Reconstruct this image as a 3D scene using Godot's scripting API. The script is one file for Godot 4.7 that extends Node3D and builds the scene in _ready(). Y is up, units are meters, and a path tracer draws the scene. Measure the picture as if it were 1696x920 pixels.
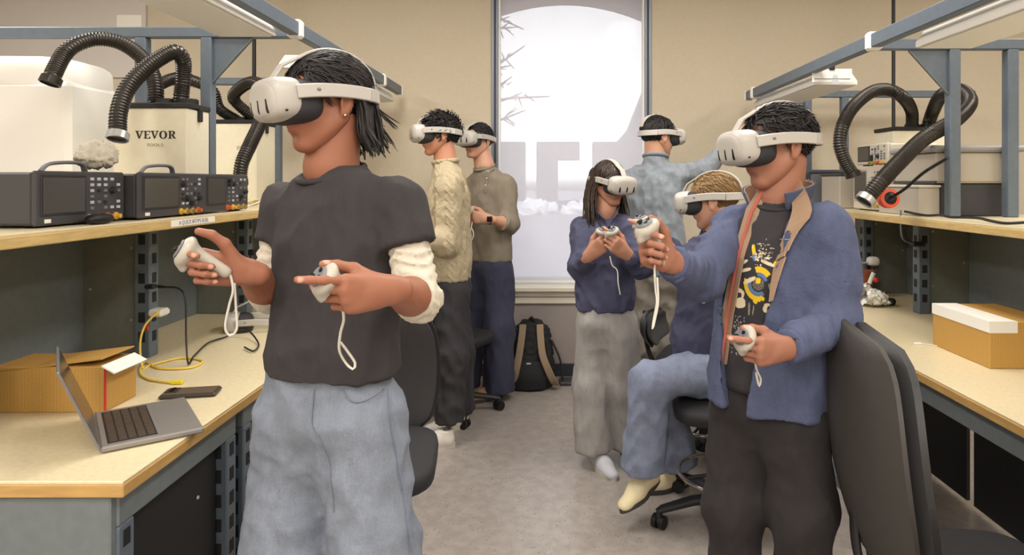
extends Node3D
# A teaching lab with seven students trying VR headsets. y is up, metres. The camera stands at the origin and looks along -z.

var M := {}
var taken := {}

# ---------------------------------------------------------------- mesh collecting
class Geo:
	var v := PackedVector3Array()
	var n := PackedVector3Array()
	var c := PackedColorArray()
	var uv := PackedVector2Array()
	var ix := PackedInt32Array()
	var col := Color.WHITE
	var T := Transform3D.IDENTITY

	func tri(a: Vector3, b: Vector3, d: Vector3, na: Vector3, nb: Vector3, nd: Vector3) -> void:
		var at := v.size()
		v.append(T * a); v.append(T * b); v.append(T * d)
		n.append((T.basis * na).normalized()); n.append((T.basis * nb).normalized()); n.append((T.basis * nd).normalized())
		for k in 3:
			c.append(col)
		if (b - a).cross(d - a).dot(na + nb + nd) > 0.0:
			ix.append(at); ix.append(at + 2); ix.append(at + 1)
		else:
			ix.append(at); ix.append(at + 1); ix.append(at + 2)

	func quad(a: Vector3, b: Vector3, d: Vector3, e: Vector3, nn: Vector3) -> void:
		tri(a, b, d, nn, nn, nn)
		tri(a, d, e, nn, nn, nn)

	func box(lo: Vector3, hi: Vector3, bev := 0.0) -> Geo:
		var ce := (lo + hi) * 0.5
		var s := (hi - lo) * 0.5
		s = s.abs()
		var b: float = minf(bev, minf(s.x, minf(s.y, s.z)) * 0.9)
		for ax in 3:
			for sg in [-1.0, 1.0]:
				var u := (ax + 1) % 3
				var w := (ax + 2) % 3
				var nn := Vector3.ZERO
				nn[ax] = sg
				var p := []
				for q in [[-1, -1], [1, -1], [1, 1], [-1, 1]]:
					var x := Vector3.ZERO
					x[ax] = sg * s[ax]
					x[u] = q[0] * (s[u] - b)
					x[w] = q[1] * (s[w] - b)
					p.append(ce + x)
				quad(p[0], p[1], p[2], p[3], nn)
		if b > 0.0:
			for ax in 3:
				var u := (ax + 1) % 3
				var w := (ax + 2) % 3
				for su in [-1.0, 1.0]:
					for sw in [-1.0, 1.0]:
						var p := []
						for q in [[-1, 0], [1, 0], [1, 1], [-1, 1]]:
							var x := Vector3.ZERO
							x[ax] = q[0] * (s[ax] - b)
							x[u] = su * (s[u] - (b if q[1] == 1 else 0.0))
							x[w] = sw * (s[w] - (0.0 if q[1] == 1 else b))
							p.append(ce + x)
						var nn := Vector3.ZERO
						nn[u] = su
						nn[w] = sw
						quad(p[0], p[1], p[2], p[3], nn.normalized())
			for sx in [-1.0, 1.0]:
				for sy in [-1.0, 1.0]:
					for sz in [-1.0, 1.0]:
						var g := Vector3(sx, sy, sz)
						tri(ce + g * Vector3(s.x, s.y - b, s.z - b), ce + g * Vector3(s.x - b, s.y, s.z - b), ce + g * Vector3(s.x - b, s.y - b, s.z), g, g, g)
		return self

	func ring_verts(p: Vector3, x: Vector3, y: Vector3, rx: float, ry: float, sides: int) -> int:
		var at := v.size()
		for k in sides:
			var a := TAU * k / sides
			var d := x * cos(a) + y * sin(a)
			v.append(T * (p + x * cos(a) * rx + y * sin(a) * ry))
			n.append((T.basis * (x * cos(a) * ry + y * sin(a) * rx)).normalized())
			c.append(col)
		return at

	func join_rings(a: int, b: int, sides: int) -> void:
		for k in sides:
			var k2 := (k + 1) % sides
			face(a + k, a + k2, b + k2)
			face(a + k, b + k2, b + k)

	func face(i: int, j: int, k: int) -> void:
		if (v[j] - v[i]).cross(v[k] - v[i]).dot(n[i] + n[j] + n[k]) > 0.0:
			ix.append(i); ix.append(k); ix.append(j)
		else:
			ix.append(i); ix.append(j); ix.append(k)

	func cap(p: Vector3, x: Vector3, y: Vector3, r: float, ry: float, nn: Vector3, sides: int) -> void:
		for k in sides:
			var a := TAU * k / sides
			var b := TAU * (k + 1) / sides
			tri(p, p + x * cos(a) * r + y * sin(a) * ry, p + x * cos(b) * r + y * sin(b) * ry, nn, nn, nn)

	# a tube along points; rad is one radius or one for each point
	func tube(pts: Array, rad, sides := 8, caps := true, flat := 1.0) -> Geo:
		var up := Vector3.UP
		var prev := -1
		var m := pts.size()
		var x := Vector3.ZERO
		for i in m:
			var d: Vector3 = (pts[mini(i + 1, m - 1)] - pts[maxi(i - 1, 0)]).normalized()
			if x == Vector3.ZERO:
				x = d.cross(up if absf(d.y) < 0.9 else Vector3.RIGHT).normalized()
			else:
				x = (x - d * x.dot(d)).normalized()
			var y := d.cross(x)
			var r: float = rad[i] if rad is Array else rad
			var at := ring_verts(pts[i], x, y, r, r * flat, sides)
			if prev >= 0:
				join_rings(prev, at, sides)
			if caps and i == 0:
				cap(pts[i], x, y, r, r * flat, -d, sides)
			if caps and i == m - 1:
				cap(pts[i], x, y, r, r * flat, d, sides)
			prev = at
		return self

	# profile: Vector2(radius, height) turned round the y axis of at
	func lathe(profile: Array, at: Transform3D, sides := 20) -> Geo:
		for i in profile.size() - 1:
			var p: Vector2 = profile[i]
			var q: Vector2 = profile[i + 1]
			var e := q - p
			if e.length() < 1e-6:
				continue
			var nr := Vector2(e.y, -e.x).normalized()
			for k in sides:
				var a := TAU * k / sides
				var b := TAU * (k + 1) / sides
				var ca := Vector3(cos(a), 0, sin(a))
				var cb := Vector3(cos(b), 0, sin(b))
				var na := at.basis * (ca * nr.x + Vector3.UP * nr.y)
				var nb := at.basis * (cb * nr.x + Vector3.UP * nr.y)
				var p0 := at * (ca * p.x + Vector3.UP * p.y)
				var p1 := at * (cb * p.x + Vector3.UP * p.y)
				var q0 := at * (ca * q.x + Vector3.UP * q.y)
				var q1 := at * (cb * q.x + Vector3.UP * q.y)
				if p.x > 1e-6:
					tri(p0, p1, q1, na, nb, nb)
				if q.x > 1e-6:
					tri(p0, q1, q0, na, nb, na)
		return self

	# flat outline (x, y) pushed along z from z0 to z1
	func prism(poly: PackedVector2Array, z0: float, z1: float) -> Geo:
		var t := Geometry2D.triangulate_polygon(poly)
		for k in range(0, t.size(), 3):
			for z in [[z0, signf(z0 - z1)], [z1, signf(z1 - z0)]]:
				var nn := Vector3(0, 0, z[1])
				tri(Vector3(poly[t[k]].x, poly[t[k]].y, z[0]), Vector3(poly[t[k + 1]].x, poly[t[k + 1]].y, z[0]), Vector3(poly[t[k + 2]].x, poly[t[k + 2]].y, z[0]), nn, nn, nn)
		var turn := -1.0 if Geometry2D.is_polygon_clockwise(poly) else 1.0
		for k in poly.size():
			var a := poly[k]
			var b := poly[(k + 1) % poly.size()]
			var e := (b - a).normalized() * turn
			quad(Vector3(a.x, a.y, z0), Vector3(b.x, b.y, z0), Vector3(b.x, b.y, z1), Vector3(a.x, a.y, z1), Vector3(e.y, -e.x, 0))
		return self

	# a rounded box: superellipsoid with exponents for its outline and its profile
	func pillow(ce: Vector3, r: Vector3, e1 := 0.4, e2 := 0.4, nu := 28, nv := 16) -> Geo:
		var at := v.size()
		for j in nv + 1:
			var b := -PI / 2 + PI * j / nv
			for i in nu:
				var a := TAU * i / nu
				var cb := pw(cos(b), e1)
				var p := Vector3(cb * pw(cos(a), e2), cb * pw(sin(a), e2), pw(sin(b), e1))
				var cn := pw(cos(b), 2.0 - e1)
				var nn := Vector3(cn * pw(cos(a), 2.0 - e2), cn * pw(sin(a), 2.0 - e2), pw(sin(b), 2.0 - e1))
				v.append(T * (ce + p * r))
				nn = nn / r
				if nn.length() < 1e-5:
					nn = p
				n.append((T.basis * nn).normalized())
				c.append(col)
		for j in nv:
			for i in nu:
				var i2 := (i + 1) % nu
				face(at + j * nu + i, at + j * nu + i2, at + (j + 1) * nu + i2)
				face(at + j * nu + i, at + (j + 1) * nu + i2, at + (j + 1) * nu + i)
		return self

	func pw(x: float, e: float) -> float:
		return signf(x) * pow(absf(x), e)

	# a band of rectangular section along points; side is the direction of its width at each point
	func band(pts: Array, side: Array, width, thick: float) -> Geo:
		var m := pts.size()
		var ring := []
		for i in m:
			var d: Vector3 = (pts[mini(i + 1, m - 1)] - pts[maxi(i - 1, 0)]).normalized()
			var s: Vector3 = (side[i] if side.size() > 1 else side[0])
			s = (s - d * s.dot(d)).normalized()
			var o := d.cross(s).normalized()
			var w: float = (width[i] if width is Array else width) * 0.5
			var h := thick * 0.5
			var b := h * 0.8
			ring.append([pts[i] + s * (w - b) + o * h, pts[i] + s * w + o * (h - b * 0.9), pts[i] + s * w - o * (h - b * 0.9), pts[i] + s * (w - b) - o * h, pts[i] - s * (w - b) - o * h, pts[i] - s * w - o * (h - b * 0.9), pts[i] - s * w + o * (h - b * 0.9), pts[i] - s * (w - b) + o * h, o, s, d])
		for i in m - 1:
			var A: Array = ring[i]
			var B: Array = ring[i + 1]
			var na := [A[8], A[9], A[9], -A[8], -A[8], -A[9], -A[9], A[8]]
			var nb := [B[8], B[9], B[9], -B[8], -B[8], -B[9], -B[9], B[8]]
			for k in 8:
				var k2 := (k + 1) % 8
				tri(A[k], A[k2], B[k2], na[k], na[k2], nb[k2])
				tri(A[k], B[k2], B[k], na[k], nb[k2], nb[k])
		for q in [[ring[0], -1.0], [ring[m - 1], 1.0]]:
			var R: Array = q[0]
			for k in range(1, 7):
				tri(R[0], R[k], R[k + 1], R[10] * q[1], R[10] * q[1], R[10] * q[1])
		return self

	func moved(from: int, amp: float, fr: Vector3, sd: int, ridge := true) -> void:
		var q := FastNoiseLite.new()
		q.seed = sd
		q.frequency = 1.0
		q.fractal_type = FastNoiseLite.FRACTAL_NONE
		for i in range(from, v.size()):
			var p := v[i] * fr
			var s := q.get_noise_3d(p.x + 0.35 * p.y, p.y, p.z - 0.3 * p.y)
			if ridge:
				s = 0.5 - 2.2 * absf(s)
			v[i] += n[i] * s * amp
		smooth(from)

	func smooth(from: int) -> void:
		for i in range(from, v.size()):
			n[i] = Vector3.ZERO
		for k in range(0, ix.size(), 3):
			var i := ix[k]
			if i < from:
				continue
			var f := (v[ix[k + 2]] - v[i]).cross(v[ix[k + 1]] - v[i])
			n[i] += f
			n[ix[k + 1]] += f
			n[ix[k + 2]] += f
		for i in range(from, v.size()):
			n[i] = n[i].normalized()

	func mesh(base := Vector3.ZERO) -> ArrayMesh:
		var a := []
		a.resize(Mesh.ARRAY_MAX)
		var w := v
		if base != Vector3.ZERO:
			w = Transform3D(Basis.IDENTITY, -base) * v
		a[Mesh.ARRAY_VERTEX] = w
		a[Mesh.ARRAY_NORMAL] = n
		if c.size() == v.size() and tinted:
			a[Mesh.ARRAY_COLOR] = c
		if uv.size() == v.size():
			a[Mesh.ARRAY_TEX_UV] = uv
		a[Mesh.ARRAY_INDEX] = ix
		var m := ArrayMesh.new()
		m.add_surface_from_arrays(Mesh.PRIMITIVE_TRIANGLES, a)
		return m
	var tinted := false

# ---------------------------------------------------------------- smooth solids from distances
class Sdf:
	var o: Vector3
	var h: float
	var nx: int
	var ny: int
	var nz: int
	var f := PackedFloat32Array()

	func _init(lo: Vector3, hi: Vector3, cell: float) -> void:
		o = lo
		h = cell
		nx = int(ceil((hi.x - lo.x) / h)) + 2
		ny = int(ceil((hi.y - lo.y) / h)) + 2
		nz = int(ceil((hi.z - lo.z) / h)) + 2
		f.resize(nx * ny * nz)
		f.fill(10.0)

	func span(lo: Vector3, hi: Vector3) -> Array:
		var a := ((lo - o) / h).floor()
		var b := ((hi - o) / h).ceil()
		return [maxi(0, int(a.x)), mini(nx - 1, int(b.x)), maxi(0, int(a.y)), mini(ny - 1, int(b.y)), maxi(0, int(a.z)), mini(nz - 1, int(b.z))]

	# tapered capsule; fa/fl squeeze it along an axis; ring/freq put folds round it; flat_end cuts it square at b
	func cone(a: Vector3, b: Vector3, ra: float, rb: float, k: float, fa := Vector3.ZERO, fl := 1.0, ring := 0.0, freq := 0.0, flat_end := false) -> void:
		var m := maxf(ra, rb) * maxf(1.0, fl) + ring + k + 3.0 * h
		var s := span(a.min(b) - Vector3.ONE * m, a.max(b) + Vector3.ONE * m)
		var ab := b - a
		var l2 := maxf(ab.length_squared(), 1e-9)
		var le := sqrt(l2)
		var sq := fl != 1.0
		var ik := 1.0 / maxf(k, 1e-5)
		for z in range(s[4], s[5] + 1):
			for y in range(s[2], s[3] + 1):
				var at: int = (z * ny + y) * nx
				for x in range(s[0], s[1] + 1):
					var p := o + Vector3(x, y, z) * h
					var w := p - a
					var tt := w.dot(ab) / l2
					var t := clampf(tt, 0.0, 1.0)
					w -= ab * t
					if sq:
						w += fa * (w.dot(fa) * (1.0 / fl - 1.0))
					var r := ra + (rb - ra) * t
					if ring > 0.0:
						r += ring * sin(freq * t * le + 3.0 * sin(9.0 * (w.x + w.z) / r * 0.3))
					var d := w.length() - r
					if flat_end and tt > 1.0:
						w = p - a - ab * tt
						d = maxf(w.length() - r, (tt - 1.0) * le)
					var g := f[at + x]
					var q := k - absf(g - d)
					f[at + x] = minf(g, d) - (q * q * ik * 0.25 if q > 0.0 else 0.0)

	func ell(ce: Vector3, B: Basis, r: Vector3, k: float, cut := false) -> void:
		var m := maxf(r.x, maxf(r.y, r.z)) + k + 3.0 * h
		var s := span(ce - Vector3.ONE * m, ce + Vector3.ONE * m)
		var I := B.inverse()
		var ik := 1.0 / maxf(k, 1e-5)
		for z in range(s[4], s[5] + 1):
			for y in range(s[2], s[3] + 1):
				var at: int = (z * ny + y) * nx
				for x in range(s[0], s[1] + 1):
					var p := I * (o + Vector3(x, y, z) * h - ce)
					var k0 := (p / r).length()
					var k1 := (p / (r * r)).length()
					var d := k0 * (k0 - 1.0) / k1 if k1 > 1e-9 else -minf(r.x, minf(r.y, r.z))
					var g := f[at + x]
					if cut:
						d = -d
						var q := k - absf(g - d)
						f[at + x] = maxf(g, d) + (q * q * ik * 0.25 if q > 0.0 else 0.0)
					else:
						var q := k - absf(g - d)
						f[at + x] = minf(g, d) - (q * q * ik * 0.25 if q > 0.0 else 0.0)

	# stations [centre, half width, half depth] from bottom to top; square ends
	func loft(st: Array, side: Vector3, fwd: Vector3, k: float, grow := 0.0) -> void:
		var lo: Vector3 = st[0][0]
		var hi: Vector3 = st[0][0]
		var big := 0.0
		for q in st:
			lo = lo.min(q[0])
			hi = hi.max(q[0])
			big = maxf(big, maxf(q[1], q[2]))
		var m := Vector3.ONE * (big + grow + k + 3.0 * h)
		var s := span(lo - m, hi + m)
		var ik := 1.0 / maxf(k, 1e-5)
		var y0: float = st[0][0].y
		var y1: float = st[-1][0].y
		for y in range(s[2], s[3] + 1):
			var py := o.y + y * h
			var yy := clampf(py, y0, y1)
			var i := 0
			while i < st.size() - 2 and st[i + 1][0].y < yy:
				i += 1
			var t := clampf((yy - st[i][0].y) / (st[i + 1][0].y - st[i][0].y), 0.0, 1.0)
			var A: Array = st[maxi(i - 1, 0)]
			var B: Array = st[i]
			var C: Array = st[i + 1]
			var D: Array = st[mini(i + 2, st.size() - 1)]
			var ce: Vector3 = B[0].cubic_interpolate(C[0], A[0], D[0], t)
			var rx := cubic_interpolate(B[1], C[1], A[1], D[1], t) + grow
			var rz := cubic_interpolate(B[2], C[2], A[2], D[2], t) + grow
			var mn := minf(rx, rz)
			var over := maxf(py - y1, y0 - py)
			for z in range(s[4], s[5] + 1):
				var at: int = (z * ny + y) * nx
				for x in range(s[0], s[1] + 1):
					var q := Vector3(o.x + x * h - ce.x, 0, o.z + z * h - ce.z)
					var a := q.dot(side) / rx
					var b := q.dot(fwd) / rz
					var d := (sqrt(a * a + b * b) - 1.0) * mn
					if over > 0.0:
						d = maxf(d, over)
					var g := f[at + x]
					var e := k - absf(g - d)
					f[at + x] = minf(g, d) - (e * e * ik * 0.25 if e > 0.0 else 0.0)

	# takes away the side of the plane that nn points to
	func cut(p0: Vector3, nn: Vector3) -> void:
		for z in nz:
			for y in ny:
				var at: int = (z * ny + y) * nx
				for x in nx:
					if f[at + x] < 3.0 * h:
						f[at + x] = maxf(f[at + x], nn.dot(o + Vector3(x, y, z) * h - p0))

	# takes away the wedge between two planes (in front of both)
	func notch(p1: Vector3, n1: Vector3, p2: Vector3, n2: Vector3, p3: Vector3, n3: Vector3) -> void:
		for z in nz:
			for y in ny:
				var at: int = (z * ny + y) * nx
				for x in nx:
					if f[at + x] < 3.0 * h:
						var p := o + Vector3(x, y, z) * h
						f[at + x] = maxf(f[at + x], minf(n1.dot(p - p1), minf(n2.dot(p - p2), n3.dot(p - p3))))

	func into(g: Geo, spots := []) -> void:
		var first := g.v.size()
		var cell := PackedInt32Array()
		cell.resize(nx * ny * nz)
		cell.fill(-1)
		var sx := 1
		var sy := nx
		var sz := nx * ny
		var lim := 3.0 * h
		var made := PackedInt32Array()
		var co := [0, sx, sy, sx + sy, sz, sz + sx, sz + sy, sz + sx + sy]
		var off := [Vector3(0, 0, 0), Vector3(1, 0, 0), Vector3(0, 1, 0), Vector3(1, 1, 0), Vector3(0, 0, 1), Vector3(1, 0, 1), Vector3(0, 1, 1), Vector3(1, 1, 1)]
		var ed := [[0, 1], [2, 3], [4, 5], [6, 7], [0, 2], [1, 3], [4, 6], [5, 7], [0, 4], [1, 5], [2, 6], [3, 7]]
		for z in nz - 1:
			for y in ny - 1:
				var at: int = (z * ny + y) * nx
				for x in nx - 1:
					var i := at + x
					if absf(f[i]) > lim:
						continue
					var neg := 0
					for k in 8:
						if f[i + co[k]] < 0.0:
							neg += 1
					if neg == 0 or neg == 8:
						continue
					var s := Vector3.ZERO
					var m := 0
					for e in ed:
						var fa := f[i + co[e[0]]]
						var fb := f[i + co[e[1]]]
						if (fa < 0.0) != (fb < 0.0):
							s += off[e[0]].lerp(off[e[1]], fa / (fa - fb))
							m += 1
					var p := o + (Vector3(x, y, z) + s / m) * h
					cell[i] = g.v.size()
					made.append(i)
					g.v.append(p)
					g.n.append(Vector3.ZERO)
					var tone := g.col
					for sp in spots:
						var near: float = p.distance_to(sp[0]) / sp[1]
						if near < 1.0:
							tone = tone.lerp(sp[2], clampf((1.0 - near) * 4.0, 0.0, 1.0))
					g.c.append(tone)
		for i in made:
			var me := cell[i]
			var neg := f[i] < 0.0
			for ax in 3:
				var st: int = [sx, sy, sz][ax]
				var u: int = [sy, sz, sx][ax]
				var w: int = [sz, sx, sy][ax]
				if (f[i + st] < 0.0) == neg:
					continue
				if i - u - w < 0:
					continue
				var a := cell[i - u]
				var b := cell[i - u - w]
				var d := cell[i - w]
				if a < 0 or b < 0 or d < 0:
					continue
				if neg:
					g.ix.append_array([me, b, a, me, d, b])
				else:
					g.ix.append_array([me, a, b, me, b, d])
		g.smooth(first)

# ---------------------------------------------------------------- naming and placing
func numbered(called: String) -> String:
	taken[called] = taken.get(called, -1) + 1
	return called if taken[called] == 0 else "%s_%03d" % [called, taken[called]]

func thing(called: String, label: String, category: String, at := Vector3.ZERO, group := "") -> Node3D:
	var o := Node3D.new()
	o.name = numbered(called)
	add_child(o)
	o.position = at
	tag(o, label, category, group)
	return o

func tag(o: Node, label: String, category: String, group := "") -> Node:
	o.set_meta("label", label)
	o.set_meta("category", category)
	if group:
		o.set_meta("group", group)
	return o

# one mesh as a part of parent; the geometry is given in the scene's metres and moved to the parent's place
func part(called: String, g: Geo, m: Material, parent: Node3D, local := false, label := "") -> MeshInstance3D:
	var o := MeshInstance3D.new()
	o.name = called
	var base := Vector3.ZERO
	if not local:
		var q: Node = parent
		while q is Node3D and q != self:
			base += q.position
			q = q.get_parent()
	o.mesh = g.mesh(base)
	o.material_override = m
	parent.add_child(o, true)
	if label:
		o.set_meta("label", label)
	return o

# a thing that is one mesh
func single(called: String, g: Geo, m: Material, label: String, category: String, at := Vector3.ZERO, group := "") -> MeshInstance3D:
	var o := MeshInstance3D.new()
	o.name = numbered(called)
	o.mesh = g.mesh(at)
	o.material_override = m
	o.position = at
	add_child(o)
	tag(o, label, category, group)
	return o

func struct(called: String, g: Geo, m: Material) -> MeshInstance3D:
	var o := MeshInstance3D.new()
	o.name = called
	o.mesh = g.mesh()
	o.material_override = m
	add_child(o, true)
	o.set_meta("kind", "structure")
	return o

func copy(o: Node3D, label: String, at: Transform3D, group := "") -> Node3D:
	var r: Node3D = o.duplicate()
	r.name = numbered(String(o.name).trim_suffix("_001"))
	add_child(r)
	r.transform = at
	r.set_meta("label", label)
	if group:
		r.set_meta("group", group)
	return r

func geo() -> Geo:
	return Geo.new()

func bx(x0: float, x1: float, y0: float, y1: float, z0: float, z1: float, bev := 0.0) -> Geo:
	return Geo.new().box(Vector3(x0, y0, z0), Vector3(x1, y1, z1), bev)

func curve(pts: Array, step := 0.01) -> Array:
	var q := Curve3D.new()
	q.bake_interval = step
	for i in pts.size():
		var t: Vector3 = (pts[mini(i + 1, pts.size() - 1)] - pts[maxi(i - 1, 0)]) / 6.0
		q.add_point(pts[i], -t, t)
	return Array(q.get_baked_points())

# ---------------------------------------------------------------- materials
func mat(c: Color, rough := 0.6, metal := 0.0) -> StandardMaterial3D:
	var m := StandardMaterial3D.new()
	m.albedo_color = c
	m.roughness = rough
	m.metallic = metal
	return m

func rgb(r: int, g: int, b: int) -> Color:
	return Color8(r, g, b)

func tri_tex(m: StandardMaterial3D, t: Texture2D, scale: float) -> StandardMaterial3D:
	m.albedo_texture = t
	m.uv1_triplanar = true
	m.uv1_scale = Vector3.ONE * scale
	return m

func relief(m: StandardMaterial3D, t: Texture2D, cm: float, scale: float) -> StandardMaterial3D:
	m.heightmap_enabled = true
	m.heightmap_texture = t
	m.heightmap_scale = cm
	m.uv1_triplanar = true
	m.uv1_scale = Vector3.ONE * scale
	return m

var ns := FastNoiseLite.new()
var fine := FastNoiseLite.new()
var rnd := RandomNumberGenerator.new()

func painted(n: int, what: String) -> ImageTexture:
	var im := Image.create(n, n, false, Image.FORMAT_RGB8)
	for y in n:
		for x in n:
			im.set_pixel(x, y, texel(what, x, y))
	return ImageTexture.create_from_image(im)


func _ready() -> void:
	# ------------------------------------------------------------ camera, sky, lights, exposure
	var cam := Camera3D.new()
	cam.name = "camera"
	cam.position = Vector3(0, 1.44, 0)
	cam.projection = Camera3D.PROJECTION_FRUSTUM
	cam.near = 0.1
	cam.far = 300.0
	cam.size = 0.1 * 920.0 / 1100.0
	cam.frustum_offset = Vector2(-67.0, -160.0) / 1100.0 * 0.1
	add_child(cam)
	cam.current = true
	var env := Environment.new()
	env.tonemap_mode = Environment.TONE_MAPPER_LINEAR
	env.tonemap_exposure = 1.0
	env.background_mode = Environment.BG_SKY
	var sk := ProceduralSkyMaterial.new()
	sk.sky_top_color = Color(0.93, 0.96, 1.0)
	sk.sky_horizon_color = Color(1.0, 1.0, 1.0)
	sk.ground_horizon_color = Color(0.8, 0.8, 0.8)
	sk.ground_bottom_color = Color(0.6, 0.6, 0.6)
	sk.sky_energy_multiplier = 1.55
	sk.ground_energy_multiplier = 0.9
	env.sky = Sky.new()
	env.sky.sky_material = sk
	env.sdfgi_enabled = true
	env.ssao_enabled = true
	env.ssil_enabled = true
	var we := WorldEnvironment.new()
	we.name = "world_environment"
	we.environment = env
	add_child(we)
	make_materials()
	for z in [-2.7, 0.2, 2.6, 4.8]:
		for x in [-3.1, -0.9, 0.9, 3.1]:
			ceiling_light(Vector3(x, 0, z))
	# ------------------------------------------------------------ the place
	room()
	outdoors()
	workbenches()
	racks()
	print("furniture ", Time.get_ticks_msec())
	left_shelf_things()
	left_bench_things()
	right_things()
	seats()
	backpack()
	print("things ", Time.get_ticks_msec())
	people()
	print("people ", Time.get_ticks_msec())

const CEIL := 3.1
const BACK := -4.9

func ceiling_light(p: Vector3) -> void:
	var at := Vector3(p.x, CEIL, p.z)
	var t := thing("ceiling_light", "white ceiling light panel by the %s, %s" % [["left wall", "left bench edge", "right bench edge", "right wall"][clampi(int((p.x + 4.0) / 2.0), 0, 3)], "half way to the window wall" if p.z < -1.0 else "level with the camera" if p.z < 1.0 else "behind the camera" if p.z < 4.0 else "at the far end behind the camera"], "light", at, "ceiling light panels")
	var f := geo()
	for s in [-1.0, 1.0]:
		f.box(at + Vector3(s * 0.315 - 0.015, -0.02, -0.615), at + Vector3(s * 0.315 + 0.015, 0.0, 0.615), 0.004)
		f.box(at + Vector3(-0.3, -0.02, s * 0.615 - 0.015), at + Vector3(0.3, 0.0, s * 0.615 + 0.015), 0.004)
	part("frame", f, M.white_paint, t)
	part("light_diffuser", bx(at.x - 0.3, at.x + 0.3, at.y - 0.008, at.y, at.z - 0.6, at.z + 0.6), M.lamp_glow, t)
	var l := AreaLight3D.new()
	l.name = "panel_light"
	l.area_size = Vector2(0.58, 1.18)
	l.rotation_degrees = Vector3(-90, 0, 0)
	l.light_color = Color(1.0, 0.98, 0.95)
	l.light_energy = 3.7
	l.area_range = 14.0
	l.area_attenuation = 2.0
	l.shadow_enabled = true
	l.position = Vector3(0, -0.02, 0)
	t.add_child(l)

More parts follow.
